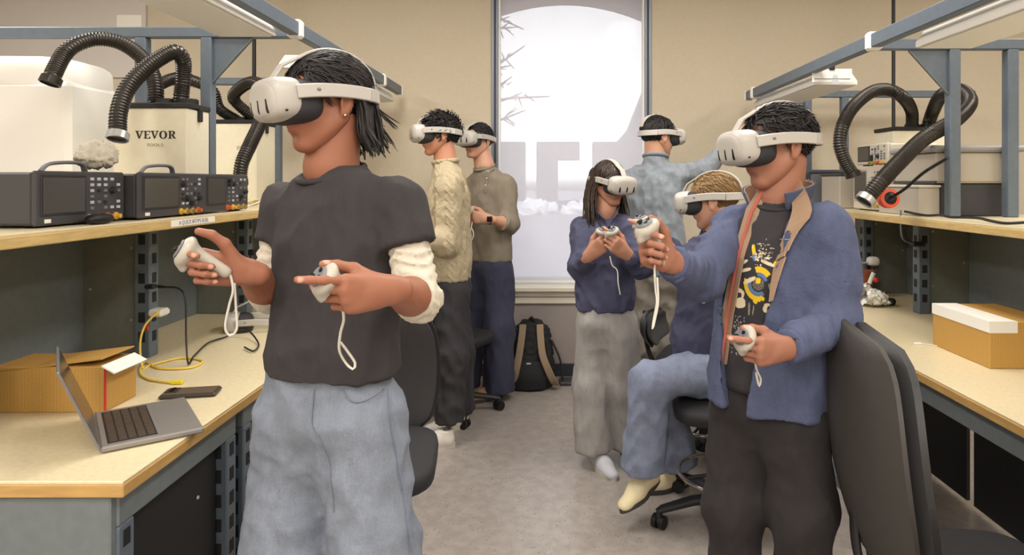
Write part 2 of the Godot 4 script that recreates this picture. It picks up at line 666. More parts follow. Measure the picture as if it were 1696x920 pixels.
func make_materials() -> void:
	ns.seed = 4
	ns.frequency = 0.03
	fine.seed = 9
	fine.frequency = 0.2
	var rg := rnd
	rg.seed = 77
	var grain := painted(128, "grain")
	var twill := painted(64, "twill")
	var jersey := painted(64, "jersey")
	var fleece := painted(128, "fleece")
	var cable := painted(128, "cable")
	var mottle := painted(256, "mottle")
	var wash := painted(256, "wash")
	var speck := painted(512, "speck")
	var im := speck.get_image()
	for k in 2600:
		var q := rg.randf()
		var cc: Color = [Color(1.0, 0.99, 0.95), Color(0.62, 0.6, 0.58), Color(0.75, 0.74, 0.72)][rg.randi() % 3]
		im.fill_rect(Rect2i(rg.randi() % 510, rg.randi() % 510, 1 + int(q * 2.2), 1 + int(rg.randf() * 2.2)), cc)
	speck = ImageTexture.create_from_image(im)
	var plaster := painted(128, "plaster")
	var lam := painted(128, "lam")
	var wood := painted(128, "wood")
	var card := painted(128, "card")
	M.wall = tri_tex(mat(rgb(205, 193, 172), 0.85), plaster, 1.5)
	M.wall_low = tri_tex(mat(rgb(170, 160, 156), 0.8), plaster, 1.5)
	M.ceiling = tri_tex(mat(rgb(232, 230, 224), 0.9), plaster, 1.5)
	M.floor = tri_tex(mat(rgb(180, 171, 165), 0.3), speck, 0.8)
	M.base_strip = mat(rgb(52, 54, 66), 0.5)
	M.white_paint = mat(rgb(236, 234, 230), 0.45)
	M.frame_metal = mat(rgb(128, 138, 154), 0.4, 0.3)
	M.sill = mat(rgb(238, 230, 214), 0.4)
	M.lamp_glow = mat(rgb(255, 250, 240), 0.5)
	M.lamp_glow.emission_enabled = true
	M.lamp_glow.emission = Color(1.0, 0.95, 0.86)
	M.lamp_glow.emission_energy_multiplier = 1.5
	M.glass = mat(Color(0.9, 0.95, 0.95, 0.06), 0.02)
	M.glass.transparency = BaseMaterial3D.TRANSPARENCY_ALPHA
	M.shade = mat(Color(0.86, 0.84, 0.85, 0.5), 0.8)
	M.shade.transparency = BaseMaterial3D.TRANSPARENCY_ALPHA
	M.shade.backlight_enabled = true
	M.shade.backlight = Color(0.9, 0.89, 0.9)
	M.stone = tri_tex(mat(rgb(118, 112, 116), 0.9), plaster, 0.6)
	M.white_wall = mat(rgb(248, 248, 248), 0.9)
	M.pad_white = mat(rgb(184, 178, 166), 0.4)
	M.paving = tri_tex(mat(rgb(150, 144, 150), 0.9), plaster, 0.4)
	M.bark = mat(rgb(96, 84, 80), 0.9)
	M.steel = tri_tex(mat(rgb(100, 112, 126), 0.45), lam, 1.0)
	M.steel_dark = tri_tex(mat(rgb(116, 124, 128), 0.5), lam, 1.0)
	M.panel_dark = tri_tex(mat(rgb(116, 120, 112), 0.5), lam, 1.0)
	M.slot = mat(rgb(24, 26, 28), 0.7)
	M.black_panel = mat(rgb(22, 22, 24), 0.6)
	M.rivet = mat(rgb(190, 190, 190), 0.35, 0.6)
	M.laminate = tri_tex(mat(rgb(232, 218, 184), 0.35), lam, 2.0)
	M.edge = tri_tex(mat(rgb(206, 168, 106), 0.45), wood, 2.0)
	M.shelf_edge = tri_tex(mat(rgb(222, 194, 136), 0.45), wood, 2.0)
	M.white_plastic = mat(rgb(236, 234, 228), 0.38)
	M.fixture = mat(rgb(238, 236, 230), 0.5)
	M.cream_metal = tri_tex(mat(rgb(238, 230, 206), 0.4), plaster, 2.0)
	M.cream_side = M.cream_metal
	M.hose = mat(rgb(58, 54, 50), 0.28, 0.5)
	M.hose_end = mat(rgb(190, 190, 188), 0.3, 0.7)
	M.black = mat(rgb(22, 22, 24), 0.5)
	M.black_soft = tri_tex(mat(rgb(34, 34, 38), 0.85), lam, 4.0)
	M.instrument = mat(rgb(66, 66, 70), 0.45)
	M.instrument_dark = mat(rgb(40, 40, 44), 0.5)
	M.screen = mat(rgb(70, 68, 66), 0.18)
	M.key_light = mat(rgb(196, 198, 204), 0.5)
	M.key_grey = mat(rgb(120, 122, 128), 0.5)
	M.key_yellow = mat(rgb(222, 176, 70), 0.4)
	M.key_orange = mat(rgb(205, 96, 50), 0.4)
	M.brass = mat(rgb(205, 178, 110), 0.35, 0.7)
	M.beige = mat(rgb(214, 206, 190), 0.5)
	M.beige_dark = mat(rgb(182, 174, 160), 0.5)
	M.grey_box = mat(rgb(150, 148, 146), 0.5)
	M.dark_grey = mat(rgb(62, 62, 66), 0.55)
	M.paper = mat(rgb(240, 238, 232), 0.8)
	M.ink = mat(rgb(60, 58, 70), 0.8)
	M.ink_black = mat(rgb(34, 30, 28), 0.6)
	M.ink_soft = mat(rgb(150, 138, 114), 0.7)
	M.label_ink = mat(rgb(128, 122, 130), 0.8)
	M.cardboard = tri_tex(mat(rgb(203, 158, 82), 0.8), card, 6.0)
	M.yellow_cord = mat(rgb(236, 206, 96), 0.45)
	M.yellow_plug = mat(rgb(226, 204, 40), 0.45)
	M.black_cord = mat(rgb(34, 32, 32), 0.45)
	M.white_cord = mat(rgb(226, 222, 214), 0.6)
	M.red = mat(rgb(206, 44, 44), 0.5)
	M.laptop = mat(rgb(142, 138, 136), 0.4, 0.35)
	M.laptop_keys = mat(rgb(66, 54, 44), 0.55)
	M.phone = mat(rgb(98, 84, 70), 0.4)
	M.phone_dark = mat(rgb(58, 50, 44), 0.4)
	M.terracotta = mat(rgb(160, 92, 66), 0.8)
	M.orange = mat(rgb(226, 84, 50), 0.45)
	M.chrome = mat(rgb(200, 200, 202), 0.15, 0.95)
	M.seat_cloth = relief(mat(rgb(34, 34, 38), 0.75), grain, 0.05, 12.0)
	M.chair_plastic = mat(rgb(36, 36, 40), 0.5)
	M.chair_shell = relief(mat(rgb(60, 57, 55), 0.62), grain, 0.05, 10.0)
	M.chair_rim = mat(rgb(48, 48, 50), 0.5)
	M.mesh_cloth = relief(mat(rgb(58, 56, 58), 0.8), jersey, 0.06, 16.0)
	M.tan_strap = relief(mat(rgb(150, 130, 106), 0.85), jersey, 0.04, 16.0)
	# people
	M.skin = mat(Color.WHITE, 0.52)
	M.skin.vertex_color_use_as_albedo = true
	M.skin.subsurf_scatter_enabled = true
	M.skin.subsurf_scatter_strength = 0.06
	M.visor_white = mat(rgb(188, 184, 178), 0.38)
	M.visor_dark = mat(rgb(44, 44, 48), 0.7)
	M.lens_black = mat(rgb(14, 14, 16), 0.2)
	M.hair_black = mat(rgb(27, 23, 23), 0.55)
	M.hair_brown = mat(rgb(52, 38, 32), 0.42)
	M.hair_light = mat(rgb(134, 104, 66), 0.5)
	M.tee_charcoal = relief(tri_tex(mat(rgb(58, 54, 56), 0.9), mottle, 2.0), jersey, 0.02, 2.0)
	M.thermal_cream = relief(mat(rgb(212, 204, 188), 0.9), jersey, 0.04, 14.0)
	M.jeans_pale = tri_tex(mat(rgb(138, 146, 160), 0.9), wash, 1.6)
	M.jeans_pocket = tri_tex(mat(rgb(120, 132, 160), 0.9), wash, 3.0)
	M.stitch = mat(rgb(120, 126, 144), 0.9)
	M.sweater = relief(mat(rgb(180, 166, 138), 0.95), cable, 0.9, 6.0)
	M.henley = relief(mat(rgb(136, 126, 112), 0.9), jersey, 0.03, 14.0)
	M.navy_denim = tri_tex(mat(rgb(66, 68, 92), 0.9), mottle, 2.0)
	M.black_jeans = tri_tex(mat(rgb(56, 54, 58), 0.9), mottle, 2.0)
	M.navy_knit = relief(mat(rgb(74, 76, 102), 0.92), fleece, 0.05, 8.0)
	M.navy_hoodie = relief(mat(rgb(66, 68, 94), 0.92), fleece, 0.05, 8.0)
	M.sweat_grey = relief(tri_tex(mat(rgb(172, 168, 166), 0.92), mottle, 1.8), fleece, 0.05, 1.8)
	M.shirt_grey = tri_tex(mat(rgb(150, 158, 166), 0.9), wash, 1.4)
	M.chino = tri_tex(mat(rgb(150, 142, 132), 0.9), mottle, 2.0)
	M.jeans_blue = tri_tex(mat(rgb(140, 149, 174), 0.9), wash, 1.8)
	M.fleece_blue = relief(tri_tex(mat(rgb(88, 96, 128), 0.95), mottle, 2.4), fleece, 0.3, 2.4)
	M.lining = mat(rgb(166, 138, 114), 0.9)
	M.lining_stripe = mat(rgb(186, 96, 84), 0.9)
	M.trousers_dark = tri_tex(mat(rgb(46, 42, 44), 0.92), mottle, 1.8)
	M.shoe_white = mat(rgb(226, 220, 210), 0.6)
	M.shoe_cream = mat(rgb(228, 214, 176), 0.6)
	M.shoe_grey = mat(rgb(196, 198, 206), 0.6)
	M.shoe_brown = mat(rgb(150, 112, 78), 0.6)
	M.sole = mat(rgb(200, 194, 182), 0.7)
	M.sole_dark = mat(rgb(70, 66, 66), 0.8)
	M.strap_black = mat(rgb(26, 26, 30), 0.5)

func texel(what: String, x: int, y: int) -> Color:
	var rg := rnd
	match what:
		"grain":
			var q := 0.5 + 0.5 * fine.get_noise_2d(x, y)
			return Color(q, q, q)
		"twill":
			var q := 0.5 + 0.35 * sin((x + y) * TAU / 8.0) + rg.randf_range(-0.15, 0.15)
			return Color(q, q, q)
		"jersey":
			var q := 0.5 + 0.3 * sin(x * TAU / 4.0) + rg.randf_range(-0.2, 0.2)
			return Color(q, q, q)
		"fleece":
			var q := 0.5 + 0.4 * fine.get_noise_2d(x * 1.7, y * 1.7) + rg.randf_range(-0.15, 0.15)
			return Color(q, q, q)
		"cable":
			return cable_knit(x, y)
		"mottle":
			var q := 0.93 + 0.07 * ns.get_noise_2d(x * 2.2, y * 0.7) + rg.randf_range(-0.05, 0.05)
			return Color(q, q, q)
		"wash":
			var q := 0.92 + 0.1 * ns.get_noise_2d(x * 1.6, y * 1.1) + 0.05 * fine.get_noise_2d(x * 3.0, y * 0.4) + rg.randf_range(-0.05, 0.05)
			return Color(q * 0.985, q * 0.99, q)
		"speck":
			return Color(1, 1, 1) * (0.9 + 0.08 * ns.get_noise_2d(x, y))
		"plaster":
			var q := 0.985 + 0.015 * fine.get_noise_2d(x * 0.6, y * 0.6)
			return Color(q, q, q)
		"lam":
			var q := 0.95 + 0.05 * fine.get_noise_2d(x, y)
			return Color(q, q, q * 0.99)
		"wood":
			var q := 0.92 + 0.1 * fine.get_noise_2d(x * 0.15, y * 1.3)
			return Color(q, q * 0.98, q * 0.94)
		"card":
			var q := 0.94 + 0.05 * sin(x * TAU / 8.0) * 0.4 + 0.05 * fine.get_noise_2d(x, y)
			return Color(q, q, q)
	return Color.WHITE

func cable_knit(x: int, y: int) -> Color:
	var u := fposmod(x / 128.0, 0.5) * 2.0
	var h := 0.0
	if u < 0.62:
		var ph := y / 128.0 * TAU * 2.0
		var a := 0.31 + 0.17 * sin(ph)
		var b := 0.31 - 0.17 * sin(ph)
		h = maxf(exp(-pow((u - a) / 0.11, 2.0)) * (0.75 + 0.25 * cos(ph)), exp(-pow((u - b) / 0.11, 2.0)) * (0.75 - 0.25 * cos(ph)))
	else:
		h = 0.25 + 0.15 * sin(y * TAU / 8.0) * sin((u - 0.62) / 0.38 * PI * 3.0)
	h = 0.15 + 0.7 * h + 0.08 * sin(y * TAU / 6.4 + x * 0.8)
	return Color(h, h, h)

# ---------------------------------------------------------------- setting
const XL := -4.7
const XR := 4.2
const ZF := 6.2
const WX0 := -0.45
const WX1 := 0.73
const WY0 := 0.665
const WY1 := 2.98

func room() -> void:
	struct("floor", bx(XL - 0.2, XR + 0.2, -0.1, 0.0, BACK - 0.2, ZF + 0.2), M.floor)
	struct("ceiling", bx(XL - 0.2, XR + 0.2, CEIL, CEIL + 0.15, BACK - 0.3, ZF + 0.2), M.ceiling)
	struct("wall_left", bx(XL - 0.2, XL, 0, CEIL, BACK, ZF), M.wall)
	struct("wall_right", bx(XR, XR + 0.2, 0, CEIL, BACK, ZF), M.wall)
	struct("wall_front", bx(XL - 0.2, XR + 0.2, 0, CEIL, ZF, ZF + 0.2), M.wall)
	var g := geo()
	g.box(Vector3(XL - 0.2, 0.535, BACK - 0.3), Vector3(WX0, CEIL, BACK))
	g.box(Vector3(WX1, 0.535, BACK - 0.3), Vector3(XR + 0.2, CEIL, BACK))
	g.box(Vector3(WX0, 0.535, BACK - 0.3), Vector3(WX1, WY0 - 0.03, BACK))
	g.box(Vector3(WX0, WY1, BACK - 0.3), Vector3(WX1, CEIL, BACK))
	struct("wall_back", g, M.wall)
	struct("wall_back_lower", bx(XL - 0.2, XR + 0.2, 0, 0.535, BACK - 0.3, BACK), M.wall_low)
	struct("baseboard_back", bx(XL, XR, 0, 0.095, BACK, BACK + 0.012, 0.004), M.base_strip)
	struct("baseboard_left", bx(XL, XL + 0.012, 0, 0.095, BACK, ZF, 0.004), M.base_strip)
	struct("baseboard_right", bx(XR - 0.012, XR, 0, 0.095, BACK, ZF, 0.004), M.base_strip)
	# window with a translucent roller shade
	var w := Node3D.new()
	w.name = "window_1"
	add_child(w)
	w.set_meta("kind", "structure")
	w.position = Vector3((WX0 + WX1) / 2, WY0, BACK)
	var f := geo()
	f.box(Vector3(WX0, WY0, BACK - 0.16), Vector3(WX0 + 0.05, WY1, BACK + 0.012), 0.004)
	part("window_frame", f, M.frame_metal, w)
	part("window_frame", geo().box(Vector3(WX1 - 0.05, WY0, BACK - 0.16), Vector3(WX1, WY1, BACK + 0.012), 0.004), M.frame_metal, w)
	part("window_frame", geo().box(Vector3(WX0 + 0.05, WY0, BACK - 0.2), Vector3(WX1 - 0.05, WY0 + 0.05, BACK - 0.12), 0.004), M.frame_metal, w)
	part("window_frame", geo().box(Vector3(WX0 + 0.05, WY1 - 0.05, BACK - 0.2), Vector3(WX1 - 0.05, WY1, BACK - 0.12), 0.004), M.frame_metal, w)
	for s in [WX0 + 0.018, WX1 - 0.036]:
		part("gasket", bx(s, s + 0.018, WY0, WY1, BACK + 0.01, BACK + 0.0135), M.base_strip, w)
	for s in [WX0 + 0.05, WX1 - 0.065]:
		part("shade_track", bx(s, s + 0.015, WY0, WY1, BACK - 0.06, BACK + 0.002, 0.002), M.white_paint, w)
	part("window_pane", bx(WX0 + 0.05, WX1 - 0.05, WY0 + 0.05, WY1 - 0.05, BACK - 0.165, BACK - 0.16), M.glass, w)
	part("roller_shade", geo().box(Vector3(WX0 + 0.058, WY0 + 0.03, BACK - 0.041), Vector3(WX1 - 0.058, WY1, BACK - 0.04)), M.shade, w, false, "translucent pale grey roller shade drawn down")
	part("shade_bar", bx(WX0 + 0.06, WX1 - 0.06, WY0 + 0.012, WY0 + 0.034, BACK - 0.05, BACK - 0.03, 0.006), M.white_paint, w)
	var si := geo()
	si.box(Vector3(WX0 - 0.05, WY0 - 0.035, BACK - 0.16), Vector3(WX1 + 0.05, WY0, BACK + 0.07), 0.006)
	si.box(Vector3(WX0 - 0.03, WY0 - 0.075, BACK - 0.02), Vector3(WX1 + 0.03, WY0 - 0.035, BACK + 0.035), 0.006)
	si.box(Vector3(WX0 - 0.03, WY0 - 0.13, BACK - 0.02), Vector3(WX1 + 0.03, WY0 - 0.075, BACK + 0.02), 0.006)
	part("window_sill", si, M.sill, w)
	# pale board high on the back wall
	var b := thing("wall_board", "pale grey board high on the back wall behind the black hoses", "board", Vector3(-3.6, 2.3, BACK))
	part("board_panel", bx(-4.4, -2.99, 2.2, 3.02, BACK, BACK + 0.02, 0.004), mat(rgb(206, 200, 196), 0.5), b)
	part("paper_sheet", bx(-3.2, -3.02, 2.55, 2.66, BACK + 0.02, BACK + 0.022), M.paper, b)

func outdoors() -> void:
	struct("ground_outside", bx(-40, 40, 0.3, 0.4, -70, BACK - 0.32), M.paving)
	# segmental arch of the facade over the window
	var poly := PackedVector2Array()
	poly.append(Vector2(-1.2, 3.6))
	for k in 25:
		var x := -1.2 + 2.75 * k / 24.0
		poly.append(Vector2(x, 2.9 - 0.12 * pow((x - 0.1) / 0.6, 2.0)))
	poly.append(Vector2(1.55, 3.6))
	struct("wall_facade_arch", geo().prism(poly, BACK - 0.62, BACK - 0.32), M.stone)
	# neighbouring hall: dark blocks between bright bays, gable rising to the right
	var t := thing("neighbour_building", "pale hall with bright bays and a gable seen through the window shade", "building", Vector3(0.6, 0.4, -24))
	for q in [[-6.0, -1.0, 2.86], [-0.58, 0.2, 2.86], [0.2, 0.98, 2.86], [1.48, 3.6, 2.86]]:
		part("wall_block", bx(q[0], q[1], 2.2 if q[0] == 0.2 else 0.4, q[2], -24.8, -24.0), M.stone, t)
	part("gable", geo().prism(PackedVector2Array([Vector2(2.35, 2.86), Vector2(7, 2.86), Vector2(7, 6.6), Vector2(3.9, 6.2), Vector2(2.75, 3.3)]), -24.8, -24.0), M.stone, t)
	part("plinth", bx(-6, 7, 0.4, 0.75, -24.0, -23.4), M.stone, t)
	for q in [[-1.3, 0.15, -21.5, "snow patch on the ground outside, left part of the window"], [0.35, 1.9, -21.5, "snow patch on the ground outside behind the woman's head"]]:
		var sn := geo().pillow(Vector3((q[0] + q[1]) / 2, 0.4, q[2]), Vector3((q[1] - q[0]) / 2, 0.42, 1.2), 1.0, 0.8)
		sn.moved(0, 0.3, Vector3(1.6, 2.5, 1.6), 3)
		single("snow_patch", sn, M.white_wall, q[3], "snow", Vector3((q[0] + q[1]) / 2, 0.4, q[2]))
	# bare tree
	var tr := thing("bare_tree", "bare winter tree with thin branches outside the window", "tree", Vector3(-2.2, 0.4, -16))
	var g := geo()
	var rg := RandomNumberGenerator.new()
	rg.seed = 5
	g.tube([Vector3(-2.2, 0.4, -16), Vector3(-2.15, 2.0, -16), Vector3(-2.05, 4.2, -16), Vector3(-2.0, 7.0, -16)], [0.16, 0.13, 0.1, 0.03], 7)
	part("trunk", g, M.bark, tr)
	g = geo()
	for k in 15:
		var y := 2.4 + 4.0 * k / 15.0
		var p := Vector3(-2.1 + 0.02 * y, y, -16)
		var d := Vector3(rg.randf_range(0.6, 1.7), rg.randf_range(-0.5, 0.9), rg.randf_range(-0.4, 0.4))
		var q := p + d * 0.6 + Vector3(0, rg.randf_range(-0.1, 0.1), 0)
		g.tube([p, q, p + d * rg.randf_range(0.9, 1.2)], [0.045, 0.03, 0.014], 4)
		for j in 6:
			var e := p.lerp(q, rg.randf_range(0.6, 1.5))
			g.tube([e, e + Vector3(rg.randf_range(-0.1, 0.3), rg.randf_range(-0.3, 0.3), rg.randf_range(-0.2, 0.2))], [0.022, 0.012], 3)
	part("branches", g, M.bark, tr)


# ---------------------------------------------------------------- workbenches
# sx is -1 for the row on the left and 1 for the one on the right
func slotted_post(called: String, parent: Node3D, x: float, z: float, y0: float, y1: float, face: float, w := 0.06, steps := 0.075) -> void:
	var p := part(called, bx(x - w / 2, x + w / 2, y0, y1, z - w / 2, z + w / 2, 0.004), M.steel, parent)
	var y := y0 + 0.06
	while y < y1 - 0.05:
		# slots on the faces turned to the aisle and to the near end
		part("slot", bx(x + face * w / 2 - 0.001, x + face * (w / 2 + 0.0015), y, y + 0.04, z - 0.013, z + 0.013, 0.0007), M.slot, p)
		part("slot", bx(x - 0.013, x + 0.013, y, y + 0.04, z + w / 2 - 0.001, z + w / 2 + 0.0015, 0.0007), M.slot, p)
		y += steps

func rivet_disc(parent: Node3D, p: Vector3, nrm: Vector3, r := 0.008) -> void:
	var y := nrm.normalized()
	var x := y.cross(Vector3.UP if absf(y.y) < 0.9 else Vector3.RIGHT).normalized()
	part("rivet", geo().lathe([Vector2(r, 0), Vector2(r * 0.8, 0.003), Vector2(0, 0.004)], Transform3D(Basis(x, y, x.cross(y)), p), 10), M.rivet, parent)

func workbench_row(sx: float, front: float, back: float, z0: float, z1: float, side: String) -> void:
	var xa := sx * front
	var xb := sx * back
	var t := thing("worktop", "long cream laminate worktop with tan edge on the %s side of the aisle" % side, "worktop", Vector3((xa + xb) / 2, 0.722, (z0 + z1) / 2))
	part("laminate_surface", bx(minf(xa, xb) + 0.002, maxf(xa, xb) - 0.002, 0.752, 0.76, z1 + 0.002, z0 - 0.002, 0.002), M.laminate, t)
	part("edge_board", bx(minf(xa, xb), maxf(xa, xb), 0.722, 0.753, z1, z0, 0.003), M.edge, t)

func base_unit(sx: float, front: float, back: float, za: float, zb: float, label: String, with_end: bool) -> void:
	var xf := sx * (front + 0.03)
	var xk := sx * back
	var t := thing("bench_base_unit", label, "bench base", Vector3(xf, 0, (za + zb) / 2))
	# frame under the worktop
	part("top_rail", bx(minf(xf, xf + sx * 0.04), maxf(xf, xf + sx * 0.04), 0.64, 0.722, zb, za, 0.004), M.steel_dark, t)
	slotted_post("front_post", t, xf + sx * 0.03, za - 0.03, 0.0, 0.64, -sx)
	slotted_post("front_post", t, xf + sx * 0.03, zb + 0.03, 0.0, 0.64, -sx)
	part("back_panel", bx(minf(xf + sx * 0.5, xf + sx * 0.515), maxf(xf + sx * 0.5, xf + sx * 0.515), 0.02, 0.7, zb, za), M.black_panel, t)
	if za < -1.2:
		part("foot_bar", bx(minf(xf, xf + sx * 0.05), maxf(xf, xf + sx * 0.05), 0.0, 0.05, zb + 0.06, za - 0.06, 0.004), M.steel_dark, t)
	if with_end:
		part("end_panel", bx(minf(xf + sx * 0.005, xk), maxf(xf + sx * 0.005, xk), 0.0, 0.72, za - 0.002, za + 0.02, 0.003), M.steel_dark, t)
		rivet_disc(t, Vector3(xf + sx * 0.06, 0.46, za + 0.02), Vector3(0, 0, 1), 0.01)
		rivet_disc(t, Vector3(xf + sx * 0.06, 0.1, za + 0.02), Vector3(0, 0, 1), 0.01)
		var d := part("black_door", bx(minf(xf + sx * 0.045, xf + sx * 0.03), maxf(xf + sx * 0.045, xf + sx * 0.03), 0.05, 0.64, zb + 0.065, za - 0.065, 0.003), M.black_panel, t)
		for q in [[0.52, 0.7], [0.3, 0.7]]:
			rivet_disc(d, Vector3(xf + sx * 0.03, q[0], lerpf(za, zb, q[1])), Vector3(-sx, 0, 0), 0.006)

func riser_shelf(sx: float, front: float, back: float, top: float, post: float, posts: Array, z0: float, z1: float, side: String) -> Node3D:
	var xa := sx * front
	var xb := sx * back
	var t := thing("riser_shelf", "cream instrument shelf on slotted grey posts above the %s worktop" % side, "shelf", Vector3(sx * post, 0.76, (z0 + z1) / 2))
	part("shelf_surface", bx(minf(xa, xb) + 0.002, maxf(xa, xb) - 0.002, top - 0.008, top, z1 + 0.002, z0 - 0.002, 0.002), M.laminate, t)
	part("shelf_board", bx(minf(xa, xb), maxf(xa, xb), top - 0.038, top - 0.007, z1, z0, 0.003), M.shelf_edge, t)
	for z in posts:
		slotted_post("slotted_post", t, sx * post, z, 0.76, top - 0.038, -sx)
		var q := part("divider_panel", bx(minf(sx * (post + 0.03), sx * (post + 0.24)), maxf(sx * (post + 0.03), sx * (post + 0.24)), 0.762, top - 0.04, z - 0.012, z + 0.006, 0.002), M.panel_dark, t)
		for y in [0.9, 1.02, 1.18]:
			rivet_disc(q, Vector3(sx * (post + 0.055 + (0.16 if y == 1.02 else 0.0)), y, z + 0.006), Vector3(0, 0, 1), 0.006)
	var prev := z0
	for z in posts + [z1]:
		part("back_panel", bx(minf(sx * (post + 0.24), sx * (post + 0.255)), maxf(sx * (post + 0.24), sx * (post + 0.255)), 0.762, top - 0.04, z + 0.002, prev - 0.002), M.steel_dark, t)
		prev = z
	return t

func text_geo(s: String, size: float, depth := 0.001, font := "Droid Sans", bold := false) -> TextMesh:
	var m := TextMesh.new()
	m.text = s
	var f := SystemFont.new()
	f.font_names = PackedStringArray([font])
	if bold:
		f.font_weight = 700
	m.font = f
	m.font_size = 64
	m.pixel_size = size / 64.0
	m.depth = depth
	return m

func text_part(called: String, s: String, size: float, m: Material, parent: Node3D, at: Vector3, turn: Vector3, font := "Droid Sans", bold := false, stretch := 1.0) -> void:
	var o := MeshInstance3D.new()
	o.name = called
	o.mesh = text_geo(s, size, 0.001, font, bold)
	o.material_override = m
	parent.add_child(o, true)
	o.transform = Transform3D(Basis.from_euler(turn) * Basis.from_scale(Vector3(stretch, 1, 1)), at - parent.position)

func workbenches() -> void:
	workbench_row(-1, 0.97, 1.86, -1.5, -4.75, "left")
	workbench_row(1, 1.31, 2.16, -1.05, -4.75, "right")
	base_unit(-1, 0.97, 1.84, -1.53, -2.1, "grey steel bench base with black door at the near end of the left worktop", true)
	base_unit(-1, 0.97, 1.84, -2.15, -3.35, "grey steel bench base under the left worktop behind the man in pale jeans", false)
	base_unit(-1, 0.97, 1.84, -3.4, -4.7, "grey steel bench base under the far end of the left worktop", false)
	base_unit(1, 1.31, 2.14, -1.1, -2.9, "grey steel bench base with open knee space behind the tall black chair back", false)
	base_unit(1, 1.31, 2.14, -2.95, -4.7, "grey steel bench base under the far end of the right worktop", false)
	var a := riser_shelf(-1, 1.33, 1.95, 1.31, 1.577, [-1.75, -2.58, -3.4, -4.2], -1.3, -4.7, "left")
	var lb := part("paper_label", bx(-1.3302, -1.3288, 1.279, 1.302, -2.615, -2.315), M.paper, a, false, "white paper label strip with grey lettering")
	text_part("label_lettering", "A QUICK MTFPS KUBL", 0.021, M.label_ink, a, Vector3(-1.3285, 1.2905, -2.465), Vector3(0, PI / 2, 0))
	riser_shelf(1, 1.6, 2.25, 1.28, 1.9, [-1.6, -2.5, -3.42, -4.02], -1.05, -4.7, "right")

# ---------------------------------------------------------------- overhead frames and lights
func rack(sx: float, rail: float, h: float, up1: float, up2: float, zs: Array, z0: float, z1: float, shelf: float, side: String) -> void:
	var t := thing("overhead_frame", "blue grey steel overhead frame with light rail above the %s bench" % side, "frame", Vector3(sx * up1, shelf, (z0 + z1) / 2))
	part("rail", bx(sx * rail - 0.022, sx * rail + 0.022, h - 0.03, h + 0.03, z1, z0, 0.004), M.steel, t)
	part("rail_end", bx(sx * rail - 0.026, sx * rail + 0.026, h - 0.034, h + 0.034, z1 - 0.012, z1 + 0.002, 0.004), M.white_plastic, t)
	for z in zs:
		for x in [up1, up2]:
			part("upright", bx(sx * x - 0.024, sx * x + 0.024, shelf, h - 0.022, z - 0.024, z + 0.024, 0.004), M.steel, t)
		part("arm", bx(minf(sx * (rail - 0.02), sx * (up2 + 0.9)), maxf(sx * (rail - 0.02), sx * (up2 + 0.9)), h - 0.022, h + 0.024, z - 0.022, z + 0.022, 0.004), M.steel, t)
		var p := PackedVector2Array([Vector2(sx * (up1 - 0.024), h - 0.022), Vector2(sx * (up1 - 0.19), h - 0.022), Vector2(sx * (up1 - 0.024), h - 0.21)])
		part("gusset", geo().prism(p, z - 0.004, z + 0.004), M.steel, t)
		var q := [Vector3(sx * (up1 - 0.195), h - 0.026, z + 0.006), Vector3(sx * (up1 - 0.02), h - 0.22, z + 0.006)]
		part("gusset_flange", geo().tube(q, 0.007, 4), M.steel_dark, t)
		part("clamp", bx(sx * rail - 0.03, sx * rail + 0.03, h - 0.04, h + 0.04, z + 0.05, z + 0.1, 0.01), M.white_plastic, t)

func task_light(xa: float, xb: float, y: float, za: float, zb: float, label: String) -> void:
	var t := thing("task_light", label, "light fixture", Vector3((xa + xb) / 2, y, (za + zb) / 2))
	var lo := minf(xa, xb)
	var hi := maxf(xa, xb)
	# trapezoid housing, narrow on top
	var p := PackedVector2Array([Vector2(lo, y), Vector2(hi, y), Vector2(hi, y + 0.02), Vector2(hi - 0.03, y + 0.062), Vector2(lo + 0.03, y + 0.062), Vector2(lo, y + 0.02)])
	part("housing", geo().prism(p, za, zb), M.fixture, t)
	part("lens", bx(lo + 0.012, hi - 0.012, y - 0.006, y, zb + 0.01, za - 0.01, 0.002), M.fixture, t)

